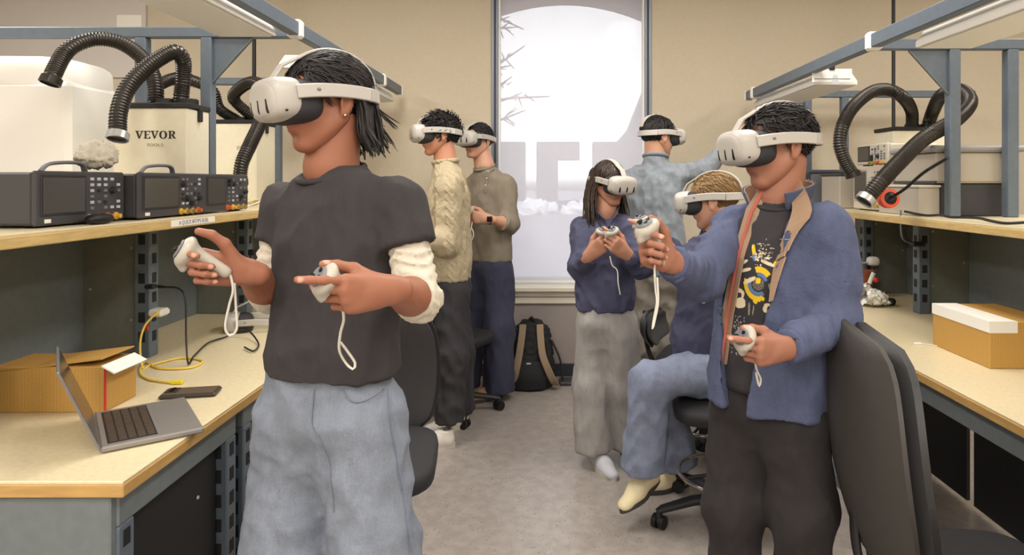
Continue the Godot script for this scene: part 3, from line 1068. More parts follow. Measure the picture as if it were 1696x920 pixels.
func racks() -> void:
	rack(-1, 1.1, 2.09, 1.513, 1.8, [-2.92, -4.35], -0.9, -4.75, 1.31, "left")
	rack(1, 1.38, 2.04, 1.765, 2.02, [-2.93, -4.6], -0.9, -4.67, 1.28, "right")
	task_light(-1.125, -1.36, 2.03, -1.1, -2.7, "long white task light hanging over the near left bench, switched off")
	task_light(-1.125, -1.36, 2.004, -3.3, -4.72, "far white task light above the left bench, partly behind the charcoal shirt man's head")
	task_light(1.4, 1.62, 1.955, -1.2, -2.56, "white task light cut by the right edge of the photo, over the near right bench")
	task_light(1.4, 1.63, 1.955, -3.55, -4.62, "white task light over the far right bench, above the blue jacket man's head")
	# thin poles from the ceiling
	single("ceiling_pole", geo().tube([Vector3(2.311, 1.685, -4.500), Vector3(2.31, CEIL, -4.5)], 0.012, 8), M.black, "thin black pole hanging from the ceiling at the right behind the arched hose", "pole", Vector3(2.311, 1.685, -4.500), "ceiling poles")
	single("ceiling_pole", geo().tube([Vector3(-2.066, 1.440, -4.600), Vector3(-2.066, CEIL, -4.6)], 0.014, 8), M.black, "thin black pole behind the left overhead frame", "pole", Vector3(-2.066, 1.440, -4.600), "ceiling poles")
	# acrylic holder with a sheet hanging from the right rail
	var hp := thing("paper_holder", "small white paper sheet hanging below the right light rail", "paper", Vector3(1.473, 1.965, -3.500))
	part("sheet", geo().box(Vector3(1.368, 1.962, -3.500), Vector3(1.577, 2.031, -3.497)), M.paper, hp)
	var cl := part("clip", geo().box(Vector3(1.456, 2.024, -3.490), Vector3(1.486, 2.051, -3.500), 0.003), M.black, hp)
	part("printed_line", geo().box(Vector3(1.379, 1.977, -3.496), Vector3(1.567, 1.980, -3.495)), M.key_grey, hp)
	part("printed_figure", geo().prism(PackedVector2Array([Vector2(1.466, 1.95), Vector2(1.512, 1.95), Vector2(1.5, 2.0), Vector2(1.478, 2.0)]), -3.496, -3.4955), M.key_light, hp)

# ---------------------------------------------------------------- fume extractors
func hose(called: String, pts: Array, r: float, parent: Node3D) -> void:
	var path := curve(pts, 0.0036)
	var rad := []
	for i in path.size():
		rad.append(r * [1.0, 0.95, 0.84, 0.9][i % 4])
	var g := geo().tube(path, rad, 14)
	g.smooth(0)
	part(called, g, M.hose, parent)

func hose_mouth(parent: Node3D, p: Vector3, d: Vector3, r: float, m: Material) -> void:
	var y := d.normalized()
	var x := y.cross(Vector3.RIGHT if absf(y.x) < 0.9 else Vector3.UP).normalized()
	var T := Transform3D(Basis(x, y, x.cross(y)), p)
	var o := part("nozzle", geo().lathe([Vector2(r * 0.9, -0.02), Vector2(r * 1.08, -0.015), Vector2(r * 1.12, 0.012), Vector2(r * 0.95, 0.014), Vector2(r * 0.9, -0.01), Vector2(0, -0.012)], T, 20), m, parent)
	part("mouth", geo().lathe([Vector2(r * 0.9, 0.006), Vector2(0, 0.005)], T, 20), M.slot, o)

func extractor(x0: float, x1: float, y0: float, y1: float, z0: float, z1: float, label: String, lettered: bool) -> Node3D:
	var t := thing("fume_extractor", label, "fume extractor", Vector3((x0 + x1) / 2, y0, (z0 + z1) / 2))
	part("cabinet", bx(x0, x1, y0, y1 - 0.02, z1, z0, 0.008), M.cream_metal, t)
	part("lid", bx(x0 - 0.004, x1 + 0.004, y1 - 0.022, y1, z1 - 0.004, z0 + 0.004, 0.004), M.black, t)
	part("latch", bx(x1 - 0.002, x1 + 0.012, y1 - 0.07, y1 - 0.015, (z0 + z1) / 2 - 0.012, (z0 + z1) / 2 + 0.012, 0.003), M.black, t)
	if lettered:
		text_part("brand_lettering", "VEVOR", 0.043, M.ink_black, t, Vector3((x0 + x1) / 2 + 0.022, y1 - 0.128, z0 + 0.001), Vector3.ZERO, "Droid Serif", true, 1.05)
		text_part("small_lettering", "TOOLS", 0.016, M.ink_soft, t, Vector3((x0 + x1) / 2 + 0.02, y1 - 0.168, z0 + 0.001), Vector3.ZERO, "Droid Sans", false, 1.4)
	for k in 2:
		var px: float = lerpf(x0, x1, 0.55 + 0.3 * k)
		part("port", geo().lathe([Vector2(0.04, 0), Vector2(0.04, 0.02), Vector2(0.034, 0.024), Vector2(0, 0.024)], Transform3D(Basis.IDENTITY, Vector3(px, y1, (z0 + z1) / 2)), 18), M.black, t)
	return t

# ---------------------------------------------------------------- instruments; the face looks along +x (turned for the right bench)
func instrument(label: String, at: Vector3, w: float, h: float, dp: float, yaw: float, body: Material, style: int, sd: int) -> Node3D:
	var t := thing("bench_instrument", label, "instrument", at)
	t.rotation.y = yaw
	var rg := RandomNumberGenerator.new()
	rg.seed = sd
	# local: face in the plane x = 0, width along z (from -w/2 to w/2), seen from +x; z = +w/2 is its left as one faces it
	part("case", geo().box(Vector3(-dp, 0.008, -w / 2), Vector3(-0.012, h - 0.004, w / 2), 0.006), body, t, true)
	part("front_frame", geo().box(Vector3(-0.014, 0.006, -w / 2 - 0.003), Vector3(0, h, w / 2 + 0.003), 0.005), body, t, true)
	for s in [-1.0, 1.0]:
		part("foot", geo().box(Vector3(-0.06, 0, s * w * 0.36 - 0.02), Vector3(-0.02, 0.01, s * w * 0.36 + 0.02), 0.003), M.black, t, true)
	var sc0 := w * 0.46
	var sc1: float = [-w * 0.02, -w * 0.08, w * 0.05, w * 0.02][style]
	var so := h * 0.2
	part("screen_bezel", geo().box(Vector3(-0.002, so, sc1), Vector3(0.003, h * 0.93, sc0), 0.002), M.instrument_dark if style < 3 else M.beige_dark, t, true)
	part("screen", geo().box(Vector3(0.002, so + h * 0.05, sc1 + w * 0.02), Vector3(0.0045, h * 0.88, sc0 - w * 0.02), 0.001), M.screen, t, true)
	var a := sc1 - w * 0.03
	var b := -w * 0.46
	var cols := 5
	var rows := 6
	for r in rows:
		for c in cols:
			if rg.randf() < 0.22:
				continue
			var y := h * 0.3 + (h * 0.56) * r / (rows - 1)
			var z := lerpf(a, b, (c + 0.5) / cols)
			var m: Material = [M.key_grey, M.key_light, M.key_grey, M.instrument_dark][rg.randi() % 4]
			if r >= 4 and style == 0:
				m = M.key_light
			if rg.randf() < 0.16:
				part("knob", geo().lathe([Vector2(0.011, 0), Vector2(0.009, 0.012), Vector2(0, 0.012)], Transform3D(Basis(Vector3.UP, Vector3.RIGHT, Vector3.BACK), Vector3(0.001, y, z)), 12), M.instrument_dark, t, true)
			else:
				part("key", geo().box(Vector3(-0.001, y - 0.0045, z - 0.0075), Vector3(0.003, y + 0.0045, z + 0.0075), 0.001), m, t, true)
	if style < 2:
		part("power_key", geo().box(Vector3(-0.001, h * 0.08, w * 0.36), Vector3(0.003, h * 0.15, w * 0.42), 0.001), M.paper, t, true)
	for k in 4:
		var z := lerpf(sc1, b, (k + 0.3) / 4.0)
		var T := Transform3D(Basis(Vector3.UP, Vector3.RIGHT, Vector3.BACK), Vector3(0, h * 0.12, z))
		part("connector", geo().lathe([Vector2(0.012, 0), Vector2(0.012, 0.005), Vector2(0.007, 0.006), Vector2(0.007, 0.018), Vector2(0, 0.018)], T, 12), [M.brass, M.key_orange, M.key_yellow, M.brass][(k + sd) % 4], t, true)
	if style < 2:
		var hp := [Vector3(-0.05, h, w * 0.28), Vector3(-0.045, h + 0.022, w * 0.2), Vector3(-0.04, h + 0.026, -w * 0.1), Vector3(-0.05, h, -w * 0.2)]
		part("carry_handle", geo().tube(curve(hp, 0.02), 0.009, 8, true, 0.6), M.key_grey, t, true)
	return t

func left_shelf_things() -> void:
	var fx := -1.36
	instrument("dark bench instrument cut off by the left photo edge, rows of white keys", Vector3(fx - 0.04, 1.31, -1.985), 0.37, 0.158, 0.3, 0.0, M.instrument, 0, 11)
	instrument("dark oscilloscope with the widest screen, middle of the left shelf row", Vector3(fx, 1.31, -2.385), 0.4, 0.158, 0.3, 0.0, M.instrument, 1, 22)
	instrument("dark oscilloscope at the far end of the left shelf row, nearest the black nozzle", Vector3(fx, 1.31, -2.78), 0.37, 0.158, 0.07, 0.0, M.instrument, 2, 33)
	var e := extractor(-1.735, -1.44, 1.31, 1.75, -2.62, -2.79, "cream fume extractor with black lid and VEVOR lettering on the left shelf", true)
	hose("hose", [Vector3(-1.512, 1.754, -2.700), Vector3(-1.502, 1.857, -2.700), Vector3(-1.491, 1.927, -2.680), Vector3(-1.500, 1.954, -2.640), Vector3(-1.534, 1.922, -2.600), Vector3(-1.574, 1.862, -2.550), Vector3(-1.602, 1.785, -2.500), Vector3(-1.606, 1.697, -2.460), Vector3(-1.597, 1.617, -2.440)], 0.031, e)
	hose_mouth(e, Vector3(-1.934, 1.826, -2.560), Vector3(-0.2, -1, 0.3), 0.034, M.hose)
	hose_mouth(e, Vector3(-1.597, 1.604, -2.440), Vector3(0, -1, 0.4), 0.034, M.hose_end)
	hose("hose", [Vector3(-1.613, 1.754, -2.700), Vector3(-1.627, 1.836, -2.720), Vector3(-1.669, 1.918, -2.740), Vector3(-1.726, 1.978, -2.740), Vector3(-1.793, 2.014, -2.720), Vector3(-1.864, 2.010, -2.680), Vector3(-1.917, 1.952, -2.620), Vector3(-1.932, 1.836, -2.560)], 0.031, e)
	var e2 := extractor(-1.97, -1.66, 1.31, 1.785, -3.72, -3.98, "second cream fume extractor behind the overhead frame upright", false)
	text_part("side_lettering", "pow", 0.03, M.ink_soft, e2, Vector3(-1.74, 1.63, -3.719), Vector3.ZERO)
	for k in 3:
		part("control_knob", geo().lathe([Vector2(0.018, 0), Vector2(0.014, 0.014), Vector2(0, 0.014)], Transform3D(Basis(Vector3.RIGHT, Vector3.BACK, Vector3.DOWN), Vector3(-1.745, 1.58 - 0.07 * k, -3.719)), 12), M.ink_black, e2)
	hose("hose", [Vector3(-1.708, 1.79, -3.85), Vector3(-1.821, 1.906, -3.800), Vector3(-1.726, 1.968, -3.700), Vector3(-1.607, 1.973, -3.600), Vector3(-1.490, 1.885, -3.450), Vector3(-1.471, 1.745, -3.350), Vector3(-1.480, 1.617, -3.250), Vector3(-1.495, 1.527, -3.200), Vector3(-1.507, 1.446, -3.200)], 0.034, e2)
	hose_mouth(e2, Vector3(-1.507, 1.434, -3.200), Vector3(0.1, -1, 0.25), 0.035, M.hose)
	hose("hose", [Vector3(-1.825, 1.79, -3.85), Vector3(-1.907, 1.855, -3.800), Vector3(-1.919, 1.945, -3.750), Vector3(-1.985, 1.992, -3.700), Vector3(-2.102, 2.012, -3.700), Vector3(-2.220, 1.961, -3.700)], 0.034, e2)
	# tall cabinet unit at the far side of the island
	var c := thing("extractor_column", "pale rounded extractor column at the left photo edge behind the hoses", "extractor", Vector3(-2.2, 1.31, -2.9))
	part("column_body", bx(-2.6, -1.98, 1.31, 1.85, -3.1, -2.72, 0.02), M.white_plastic, c)
	part("rounded_top", geo().pillow(Vector3(-2.29, 1.87, -2.91), Vector3(0.3, 0.1, 0.19), 0.5, 0.5), M.white_plastic, c)
	# rolled grey cloth on top of the first instrument
	var r := thing("folded_cloth", "crumpled pale cloth lying on top of the nearest instrument", "cloth", Vector3(-1.41, 1.468, -2.1))
	var s := Sdf.new(Vector3(-1.55, 1.46, -2.22), Vector3(-1.3, 1.6, -1.98), 0.008)
	s.ell(Vector3(-1.45, 1.512, -2.11), Basis.IDENTITY, Vector3(0.06, 0.034, 0.06), 0.02)
	s.ell(Vector3(-1.45, 1.535, -2.12), Basis.IDENTITY, Vector3(0.05, 0.035, 0.05), 0.02)
	var g := geo()
	s.into(g)
	g.moved(0, 0.011, Vector3(34, 34, 34), 3)
	part("cloth", g, M.thermal_cream, r)
	# computer mouse at the shelf front
	single("computer_mouse", geo().pillow(Vector3(-1.364, 1.326, -2.0), Vector3(0.024, 0.016, 0.05), 0.8, 0.8), M.black, "black computer mouse at the front edge of the left shelf", "mouse", Vector3(-1.364, 1.31, -2.0))
	# adapters and probe leads beyond the instruments
	var rg := RandomNumberGenerator.new()
	rg.seed = 8
	for k in 3:
		var pts := []
		for j in 7:
			pts.append(Vector3(-1.42 - 0.06 * k + rg.randf_range(-0.05, 0.05), 1.316 + rg.randf() * 0.03, -3.05 - 0.09 * j))
		single("probe_lead", geo().tube(curve(pts, 0.015), 0.004, 5), [M.white_cord, M.brass, M.white_cord][k], ["pale probe lead tangled on the left shelf, front strand", "tan probe lead tangled on the left shelf, middle strand", "pale probe lead tangled on the left shelf, rear strand"][k], "cable", Vector3(-1.42, 1.31, -3.2), "probe leads beyond the oscilloscopes")
	var ad := thing("desk_stand", "small dark desk clamp standing on the left shelf past the oscilloscopes", "clamp", Vector3(-1.55, 1.31, -3.3))
	part("clamp_body", bx(-1.57, -1.53, 1.31, 1.42, -3.32, -3.29, 0.006), M.dark_grey, ad)
	part("clamp_knob", geo().tube([Vector3(-1.56, 1.42, -3.305), Vector3(-1.57, 1.45, -3.305)], 0.016, 10), M.black, ad)

func cable_pts(a: Array) -> Array:
	return curve(a, 0.008)

func left_bench_things() -> void:
	var y := 0.76
	# cardboard box at the photo edge
	var b := thing("cardboard_box", "open brown cardboard box with a white taped flap on the left worktop", "box", Vector3(-1.46, y, -2.04))
	part("box_body", bx(-1.64, -1.315, y, y + 0.135, -2.1, -1.945, 0.003), M.cardboard, b)
	var fl := geo()
	fl.T = Transform3D(Basis.from_euler(Vector3(0, 0, -0.5)), Vector3(-1.317, y + 0.135, -2.022))
	fl.box(Vector3(-0.005, -0.003, -0.077), Vector3(0.04, 0.001, 0.077))
	part("white_flap", fl, M.paper, b)
	var f2 := geo()
	f2.T = Transform3D(Basis.from_euler(Vector3(0, 0, 0.12)), Vector3(-1.475, y + 0.137, -2.022))
	f2.box(Vector3(-0.155, 0, -0.077), Vector3(0.155, 0.004, 0.077))
	part("top_flap", f2, M.cardboard, b)
	part("red_tape", bx(-1.3152, -1.3135, y + 0.002, y + 0.13, -1.956, -1.947), M.red, b)
	# laptop, its rear out of the photo
	var t := thing("laptop", "grey open laptop with brown lit keys on the near left worktop", "laptop", Vector3(-1.125, y, -1.845))
	t.rotation.y = deg_to_rad(127)
	part("base", geo().box(Vector3(-0.16, 0.002, -0.115), Vector3(0.16, 0.017, 0.115), 0.004), M.laptop, t, true)
	part("keyboard_tray", geo().box(Vector3(-0.14, 0.0165, -0.1), Vector3(0.14, 0.0178, 0.01), 0.0005), M.slot, t, true)
	for r in 5:
		for c in 13:
			var x := -0.134 + 0.0206 * c
			var z := -0.096 + 0.021 * r
			part("key", geo().box(Vector3(x, 0.0175, z), Vector3(x + 0.018, 0.0195, z + 0.018), 0.0008), M.laptop_keys, t, true)
	part("trackpad", geo().box(Vector3(-0.05, 0.0168, 0.022), Vector3(0.05, 0.0174, 0.1), 0.0004), M.laptop, t, true)
	var lid := geo()
	lid.T = Transform3D(Basis.from_euler(Vector3(deg_to_rad(-22), 0, 0)), Vector3(0, 0.012, -0.115))
	lid.box(Vector3(-0.16, 0.0, -0.006), Vector3(0.16, 0.225, 0.0), 0.003)
	part("lid", lid, M.laptop, t, true)
	var scr := geo()
	scr.T = lid.T
	scr.box(Vector3(-0.15, 0.012, 0.0), Vector3(0.15, 0.215, 0.0008))
	part("screen", scr, M.screen, t, true)
	# phone
	var ph := thing("phone", "brown cased smartphone lying face down on the left worktop", "phone", Vector3(-1.149, 0.759, -2.110) * Vector3(1, 0, 1) + Vector3(0, y, 0))
	ph.rotation.y = deg_to_rad(12)
	part("case", geo().box(Vector3(-0.083, 0.0, -0.04), Vector3(0.083, 0.014, 0.04), 0.006), M.phone_dark, ph, true)
	part("back_plate", geo().box(Vector3(-0.074, 0.0135, -0.033), Vector3(0.074, 0.0155, 0.033), 0.001), M.phone, ph, true)
	part("camera_bump", geo().box(Vector3(-0.07, 0.0155, -0.028), Vector3(-0.035, 0.018, 0.02), 0.002), M.phone_dark, ph, true)
	for z in [-0.016, 0.008]:
		part("camera_lens", geo().lathe([Vector2(0.008, 0), Vector2(0.008, 0.002), Vector2(0, 0.002)], Transform3D(Basis.IDENTITY, Vector3(-0.053, 0.018, z)), 12), M.lens_black, ph, true)
	# plugs on the slotted post
	var pl := thing("power_adapter", "white wall power adapter plugged into the left slotted post", "adapter", Vector3(-1.473, 0.943, -2.520))
	part("adapter_body", geo().box(Vector3(-1.527, 0.926, -2.500), Vector3(-1.471, 0.954, -2.560), 0.008), M.white_plastic, pl)
	part("yellow_connector", geo().box(Vector3(-1.492, 0.935, -2.490), Vector3(-1.483, 0.948, -2.505), 0.003), M.yellow_plug, pl)
	var yc := [Vector3(-1.487, 0.942, -2.490), Vector3(-1.516, 0.901, -2.470), Vector3(-1.515, 0.841, -2.440), Vector3(-1.481, 0.807, -2.400), Vector3(-1.471, 0.759, -2.440), Vector3(-1.414, 0.764, -2.530), Vector3(-1.313, 0.759, -2.490), Vector3(-1.309, 0.759, -2.400), Vector3(-1.412, 0.758, -2.390), Vector3(-1.516, 0.766, -2.470), Vector3(-1.453, 0.764, -2.340), Vector3(-1.374, 0.758, -2.260), Vector3(-1.271, 0.760, -2.220)]
	for k in range(3, yc.size()):
		yc[k].y = 0.765
	var cd := thing("yellow_cable", "yellow network cable coiled on the left worktop below the white adapter", "cable", Vector3(-1.45, y, -2.4))
	part("cord", geo().tube(cable_pts(yc), 0.0042, 6), M.yellow_cord, cd)
	var e: Vector3 = yc[-1]
	part("plug", geo().box(e + Vector3(-0.004, -0.004, -0.008), e + Vector3(0.036, 0.008, 0.008), 0.002), M.yellow_plug, cd)
	var bp := thing("charger_cable", "black charging cable from the slotted post to the spare headset", "cable", Vector3(-1.500, 1.042, -2.500))
	part("plug_body", geo().box(Vector3(-1.539, 1.031, -2.500), Vector3(-1.502, 1.049, -2.530), 0.005), M.black, bp)
	part("plug_neck", geo().tube([Vector3(-1.493, 1.040, -2.515), Vector3(-1.466, 1.038, -2.515)], [0.007, 0.004], 8), M.black, bp)
	var bc := [Vector3(-1.470, 1.038, -2.515), Vector3(-1.407, 1.035, -2.500), Vector3(-1.371, 0.998, -2.480), Vector3(-1.357, 0.859, -2.460), Vector3(-1.338, 0.801, -2.440), Vector3(-1.375, 0.802, -2.550), Vector3(-1.425, 0.827, -2.750), Vector3(-1.404, 0.834, -2.860), Vector3(-1.335, 0.835, -2.880), Vector3(-1.218, 0.827, -2.750), Vector3(-1.179, 0.806, -2.620), Vector3(-1.243, 0.816, -2.680)]
	for k in range(4, bc.size()):
		bc[k].y = 0.769 + (0.03 if k == 8 else 0.0)
	part("cord", geo().tube(cable_pts(bc), 0.0035, 6), M.black_cord, bp)
	part("tag", geo().box(Vector3(-1.534, 0.876, -2.500), Vector3(-1.524, 0.897, -2.510), 0.002), M.red, pl)
	# second adapter further along, black
	var p2 := thing("black_adapter", "black plug on the far left slotted post beside the bent elbow", "adapter", Vector3(-1.514, 1.081, -3.350))
	part("plug_body", geo().box(Vector3(-1.529, 1.065, -3.330), Vector3(-1.497, 1.095, -3.360), 0.004), M.black, p2)
	part("plug_lead", geo().tube([Vector3(-1.490, 1.081, -3.345), Vector3(-1.454, 1.091, -3.340), Vector3(-1.420, 1.062, -3.330), Vector3(-1.413, 0.897, -3.320)], 0.004, 6), M.black_cord, p2)

func right_things() -> void:
	var sh := 1.28
	instrument("tall beige analyser with grey screen on the right shelf", Vector3(1.7, sh, -3.58), 0.34, 0.24, 0.28, PI, M.beige, 3, 44)
	instrument("small beige oscilloscope stacked on the tall beige analyser", Vector3(1.71, sh + 0.242, -3.56), 0.34, 0.115, 0.26, PI, M.beige, 2, 55)
	var gb := thing("grey_instrument", "wide grey flat instrument lying across the right shelf under the slanted hose", "instrument", Vector3(1.9, sh, -3.15))
	part("case", bx(1.72, 2.1, sh + 0.15, sh + 0.29, -3.34, -2.98, 0.01), M.beige_dark, gb)
	part("lid", bx(1.7, 2.12, sh + 0.29, sh + 0.32, -3.36, -2.965, 0.01), M.grey_box, gb)
	part("trim_line", bx(1.715, 1.725, sh + 0.146, sh + 0.16, -3.34, -2.98), M.dark_grey, gb)
	part("support", bx(1.75, 2.1, sh, sh + 0.15, -3.3, -3.0, 0.006), M.dark_grey, gb)
	var bb := thing("beige_box", "low beige instrument case in front of the grey one on the right shelf", "box", Vector3(1.68, sh, -3.18))
	part("case", bx(1.65, 1.745, sh, sh + 0.13, -3.36, -2.99, 0.005), M.beige_dark, bb)
	part("top_plate", bx(1.645, 1.748, sh + 0.13, sh + 0.142, -3.365, -2.985, 0.003), M.beige, bb)
	# upright binders
	var rg := RandomNumberGenerator.new()
	rg.seed = 3
	var z := -4.5
	var tones := [rgb(92, 96, 104), rgb(52, 58, 78), rgb(120, 120, 122), rgb(40, 42, 52), rgb(84, 90, 108), rgb(64, 66, 72), rgb(36, 40, 56), rgb(108, 112, 118)]
	for k in 8:
		var w := rg.randf_range(0.03, 0.045)
		var hh := rg.randf_range(0.2, 0.235)
		var o := thing("binder", "%s binder standing on the right shelf, %s from the back wall" % [["slate grey", "dark navy", "mid grey", "near-black", "blue grey", "charcoal", "deep navy", "pale slate"][k], ["first", "second", "third", "fourth", "fifth", "sixth", "seventh", "eighth"][k]], "binder", Vector3(1.72, sh, z + w / 2), "binders on the right shelf")
		part("cover", bx(1.64, 1.86, sh, sh + hh, z, z + w - 0.002, 0.004), mat(tones[k], 0.6), o)
		part("spine_label", bx(1.638, 1.6405, sh + hh * 0.55, sh + hh * 0.8, z + 0.008, z + w - 0.01), M.key_light if k % 2 else M.key_grey, o)
		z += w
	var gx := thing("grey_case", "plain grey beige case between the binders and the tall analyser", "box", Vector3(1.75, sh, -3.98))
	part("case", bx(1.66, 1.92, sh, sh + 0.19, -4.1, -3.84, 0.006), M.beige_dark, gx)
	part("lid", bx(1.655, 1.925, sh + 0.19, sh + 0.205, -4.105, -3.835, 0.004), M.dark_grey, gx)
	# extractor with the arched hose
	var e := extractor(1.94, 2.24, sh, 1.75, -3.78, -4.0, "cream fume extractor on the right shelf carrying the arched black hose", false)
	hose("hose", [Vector3(2.105, 1.75, -3.89), Vector3(2.055, 1.837, -3.800), Vector3(1.894, 1.886, -3.580), Vector3(1.801, 1.927, -3.550), Vector3(1.686, 1.911, -3.500), Vector3(1.555, 1.829, -3.420), Vector3(1.481, 1.732, -3.380), Vector3(1.454, 1.629, -3.360), Vector3(1.481, 1.538, -3.360), Vector3(1.518, 1.477, -3.360)], 0.034, e)
	hose_mouth(e, Vector3(1.521, 1.471, -3.360), Vector3(0.3, -1, 0.1), 0.035, M.hose)
	hose("hose", [Vector3(2.195, 1.75, -3.89), Vector3(2.176, 1.837, -3.800), Vector3(2.052, 1.892, -3.500), Vector3(2.056, 1.897, -3.350), Vector3(2.010, 1.818, -3.200), Vector3(1.844, 1.717, -3.050), Vector3(1.649, 1.628, -2.950), Vector3(1.526, 1.525, -2.920), Vector3(1.432, 1.435, -2.900), Vector3(1.374, 1.366, -2.900)], 0.036, e)
	hose_mouth(e, Vector3(1.368, 1.358, -2.900), Vector3(-0.65, -0.75, 0.1), 0.038, M.hose_end)
	# roll with an orange rim
	var rl := thing("wire_roll", "orange rimmed black reel standing on the right shelf edge", "reel", Vector3(1.491, 1.317, -2.950))
	var T := Transform3D(Basis(Vector3.RIGHT, Vector3(-0.25, 0.1, 0.96).normalized(), Vector3.UP).orthonormalized(), Vector3(1.491, 1.362, -2.950))
	T.basis = Basis(T.basis.y.cross(Vector3.UP).normalized(), T.basis.y, T.basis.y.cross(Vector3.UP).normalized().cross(T.basis.y))
	part("rim", geo().lathe([Vector2(0.028, -0.02), Vector2(0.042, -0.018), Vector2(0.044, 0.0), Vector2(0.042, 0.02), Vector2(0.028, 0.022)], T, 24), M.orange, rl)
	part("hub", geo().lathe([Vector2(0.028, -0.019), Vector2(0.028, 0.02), Vector2(0.012, 0.03), Vector2(0, 0.03)], T, 20), M.black, rl)
	single("flexible_probe", geo().tube(curve([Vector3(1.484, 1.363, -2.920), Vector3(1.516, 1.409, -2.850), Vector3(1.538, 1.475, -2.750), Vector3(1.548, 1.530, -2.600)], 0.02), 0.007, 8), M.black, "thin black flexible probe reaching up from the orange reel", "probe", Vector3(1.484, 1.363, -2.920))
	# leads along the shelf edge
	var pts := []
	for k in 14:
		pts.append(Vector3(1.62 + rg.randf_range(-0.008, 0.03), sh + 0.008 + rg.randf() * 0.012, -3.05 + 0.085 * k))
	single("shelf_lead", geo().tube(curve(pts, 0.015), 0.006, 6), M.black_cord, "black lead lying along the front edge of the right shelf", "cable", Vector3(1.63, sh, -2.6))
	var hc := thing("hanging_lead", "thin grey lead looping from the right shelf to a slotted post", "cable", Vector3(1.600, 1.301, -3.050))
	part("cord", geo().tube(curve([Vector3(1.605, 1.306, -3.060), Vector3(1.616, 1.216, -3.080), Vector3(1.693, 1.155, -3.200), Vector3(1.844, 1.120, -3.380)], 0.01), 0.004, 6), M.key_grey, hc)
	part("plug", geo().box(Vector3(1.827, 1.107, -3.360), Vector3(1.889, 1.131, -3.400), 0.004), M.black, hc)
	# worktop things
	var wp := thing("white_sensor", "white round plug sensor on the far right slotted post", "adapter", Vector3(1.896, 0.962, -3.950))
	part("sensor_head", geo().pillow(Vector3(1.897, 0.965, -3.930), Vector3(0.035, 0.028, 0.03), 0.7, 0.7), M.white_plastic, wp)
	part("sensor_lead", geo().tube([Vector3(1.876, 0.958, -3.930), Vector3(1.790, 0.954, -3.900), Vector3(1.728, 0.946, -3.880)], 0.006, 6), M.white_cord, wp)
	single("clay_pot", geo().lathe([Vector2(0.05, 0), Vector2(0.065, 0.13), Vector2(0.07, 0.13), Vector2(0.07, 0.155), Vector2(0.062, 0.155), Vector2(0.05, 0.02), Vector2(0, 0.02)], Transform3D(Basis.IDENTITY, Vector3(1.82, 0.76, -3.9)), 24), M.terracotta, "reddish brown clay pot on the far right worktop behind the blue sleeve", "pot", Vector3(1.82, 0.76, -3.9))
	var cr := thing("crumpled_wrap", "crumpled white plastic wrap on the right worktop beside the clay pot", "wrap", Vector3(1.783, 0.750, -3.700))
	var s := Sdf.new(Vector3(1.675, 0.680, -3.800) , Vector3(1.808, 1.007, -3.400), 0.01)
	s.ell(Vector3(1.728, 0.808, -3.620), Basis.from_euler(Vector3(0, 0.3, -0.25)), Vector3(0.13, 0.045, 0.09), 0.02)
	s.ell(Vector3(1.678, 0.831, -3.620), Basis.IDENTITY, Vector3(0.06, 0.06, 0.06), 0.02)
	s.cut(Vector3(0, 0.775, 0), Vector3.DOWN)
	var g := geo()
	s.into(g)
	g.moved(0, 0.022, Vector3(26, 26, 26), 5)
	part("wrap", g, M.white_plastic, cr)
	part("red_tip", geo().pillow(Vector3(1.754, 0.903, -3.600), Vector3(0.012, 0.014, 0.012), 0.8, 0.8, 12, 8), M.red, cr)
	var bt := thing("small_vial", "small white vial leaning at the far right post", "vial", Vector3(1.776, 0.868, -3.700))
	part("vial_body", geo().tube([Vector3(1.756, 0.871, -3.680), Vector3(1.780, 0.931, -3.680)], 0.012, 10), M.white_plastic, bt)
	var ck := thing("bottle_cap", "small black bottle cap lying on the right worktop by the post foot", "cap", Vector3(1.849, 0.762, -3.620))
	part("cap_body", geo().pillow(Vector3(1.849, 0.782, -3.620), Vector3(0.02, 0.02, 0.02), 0.8, 0.8, 14, 8), M.black, ck)
	var cb := thing("shipping_carton", "brown carton with white tape at the right edge of the photo", "box", Vector3(1.82, 0.76, -2.55))
	part("box_body", bx(1.58, 1.84, 0.76, 0.93, -2.76, -2.4, 0.003), M.cardboard, cb)
	part("white_tape", bx(1.578, 1.68, 0.89, 0.932, -2.762, -2.398), M.paper, cb)
	var wc := thing("white_clip", "tiny white clip with a thin lead on the right worktop", "clip", Vector3(1.513, 0.755, -2.760))
	part("clip_body", bx(1.505, 1.535, 0.76, 0.768, -2.77, -2.755, 0.003), M.white_plastic, wc)
	part("clip_lead", geo().tube([Vector3(1.535, 0.763, -2.762), Vector3(1.62, 0.763, -2.7), Vector3(1.75, 0.763, -2.72)], 0.002, 5), M.white_cord, wc)


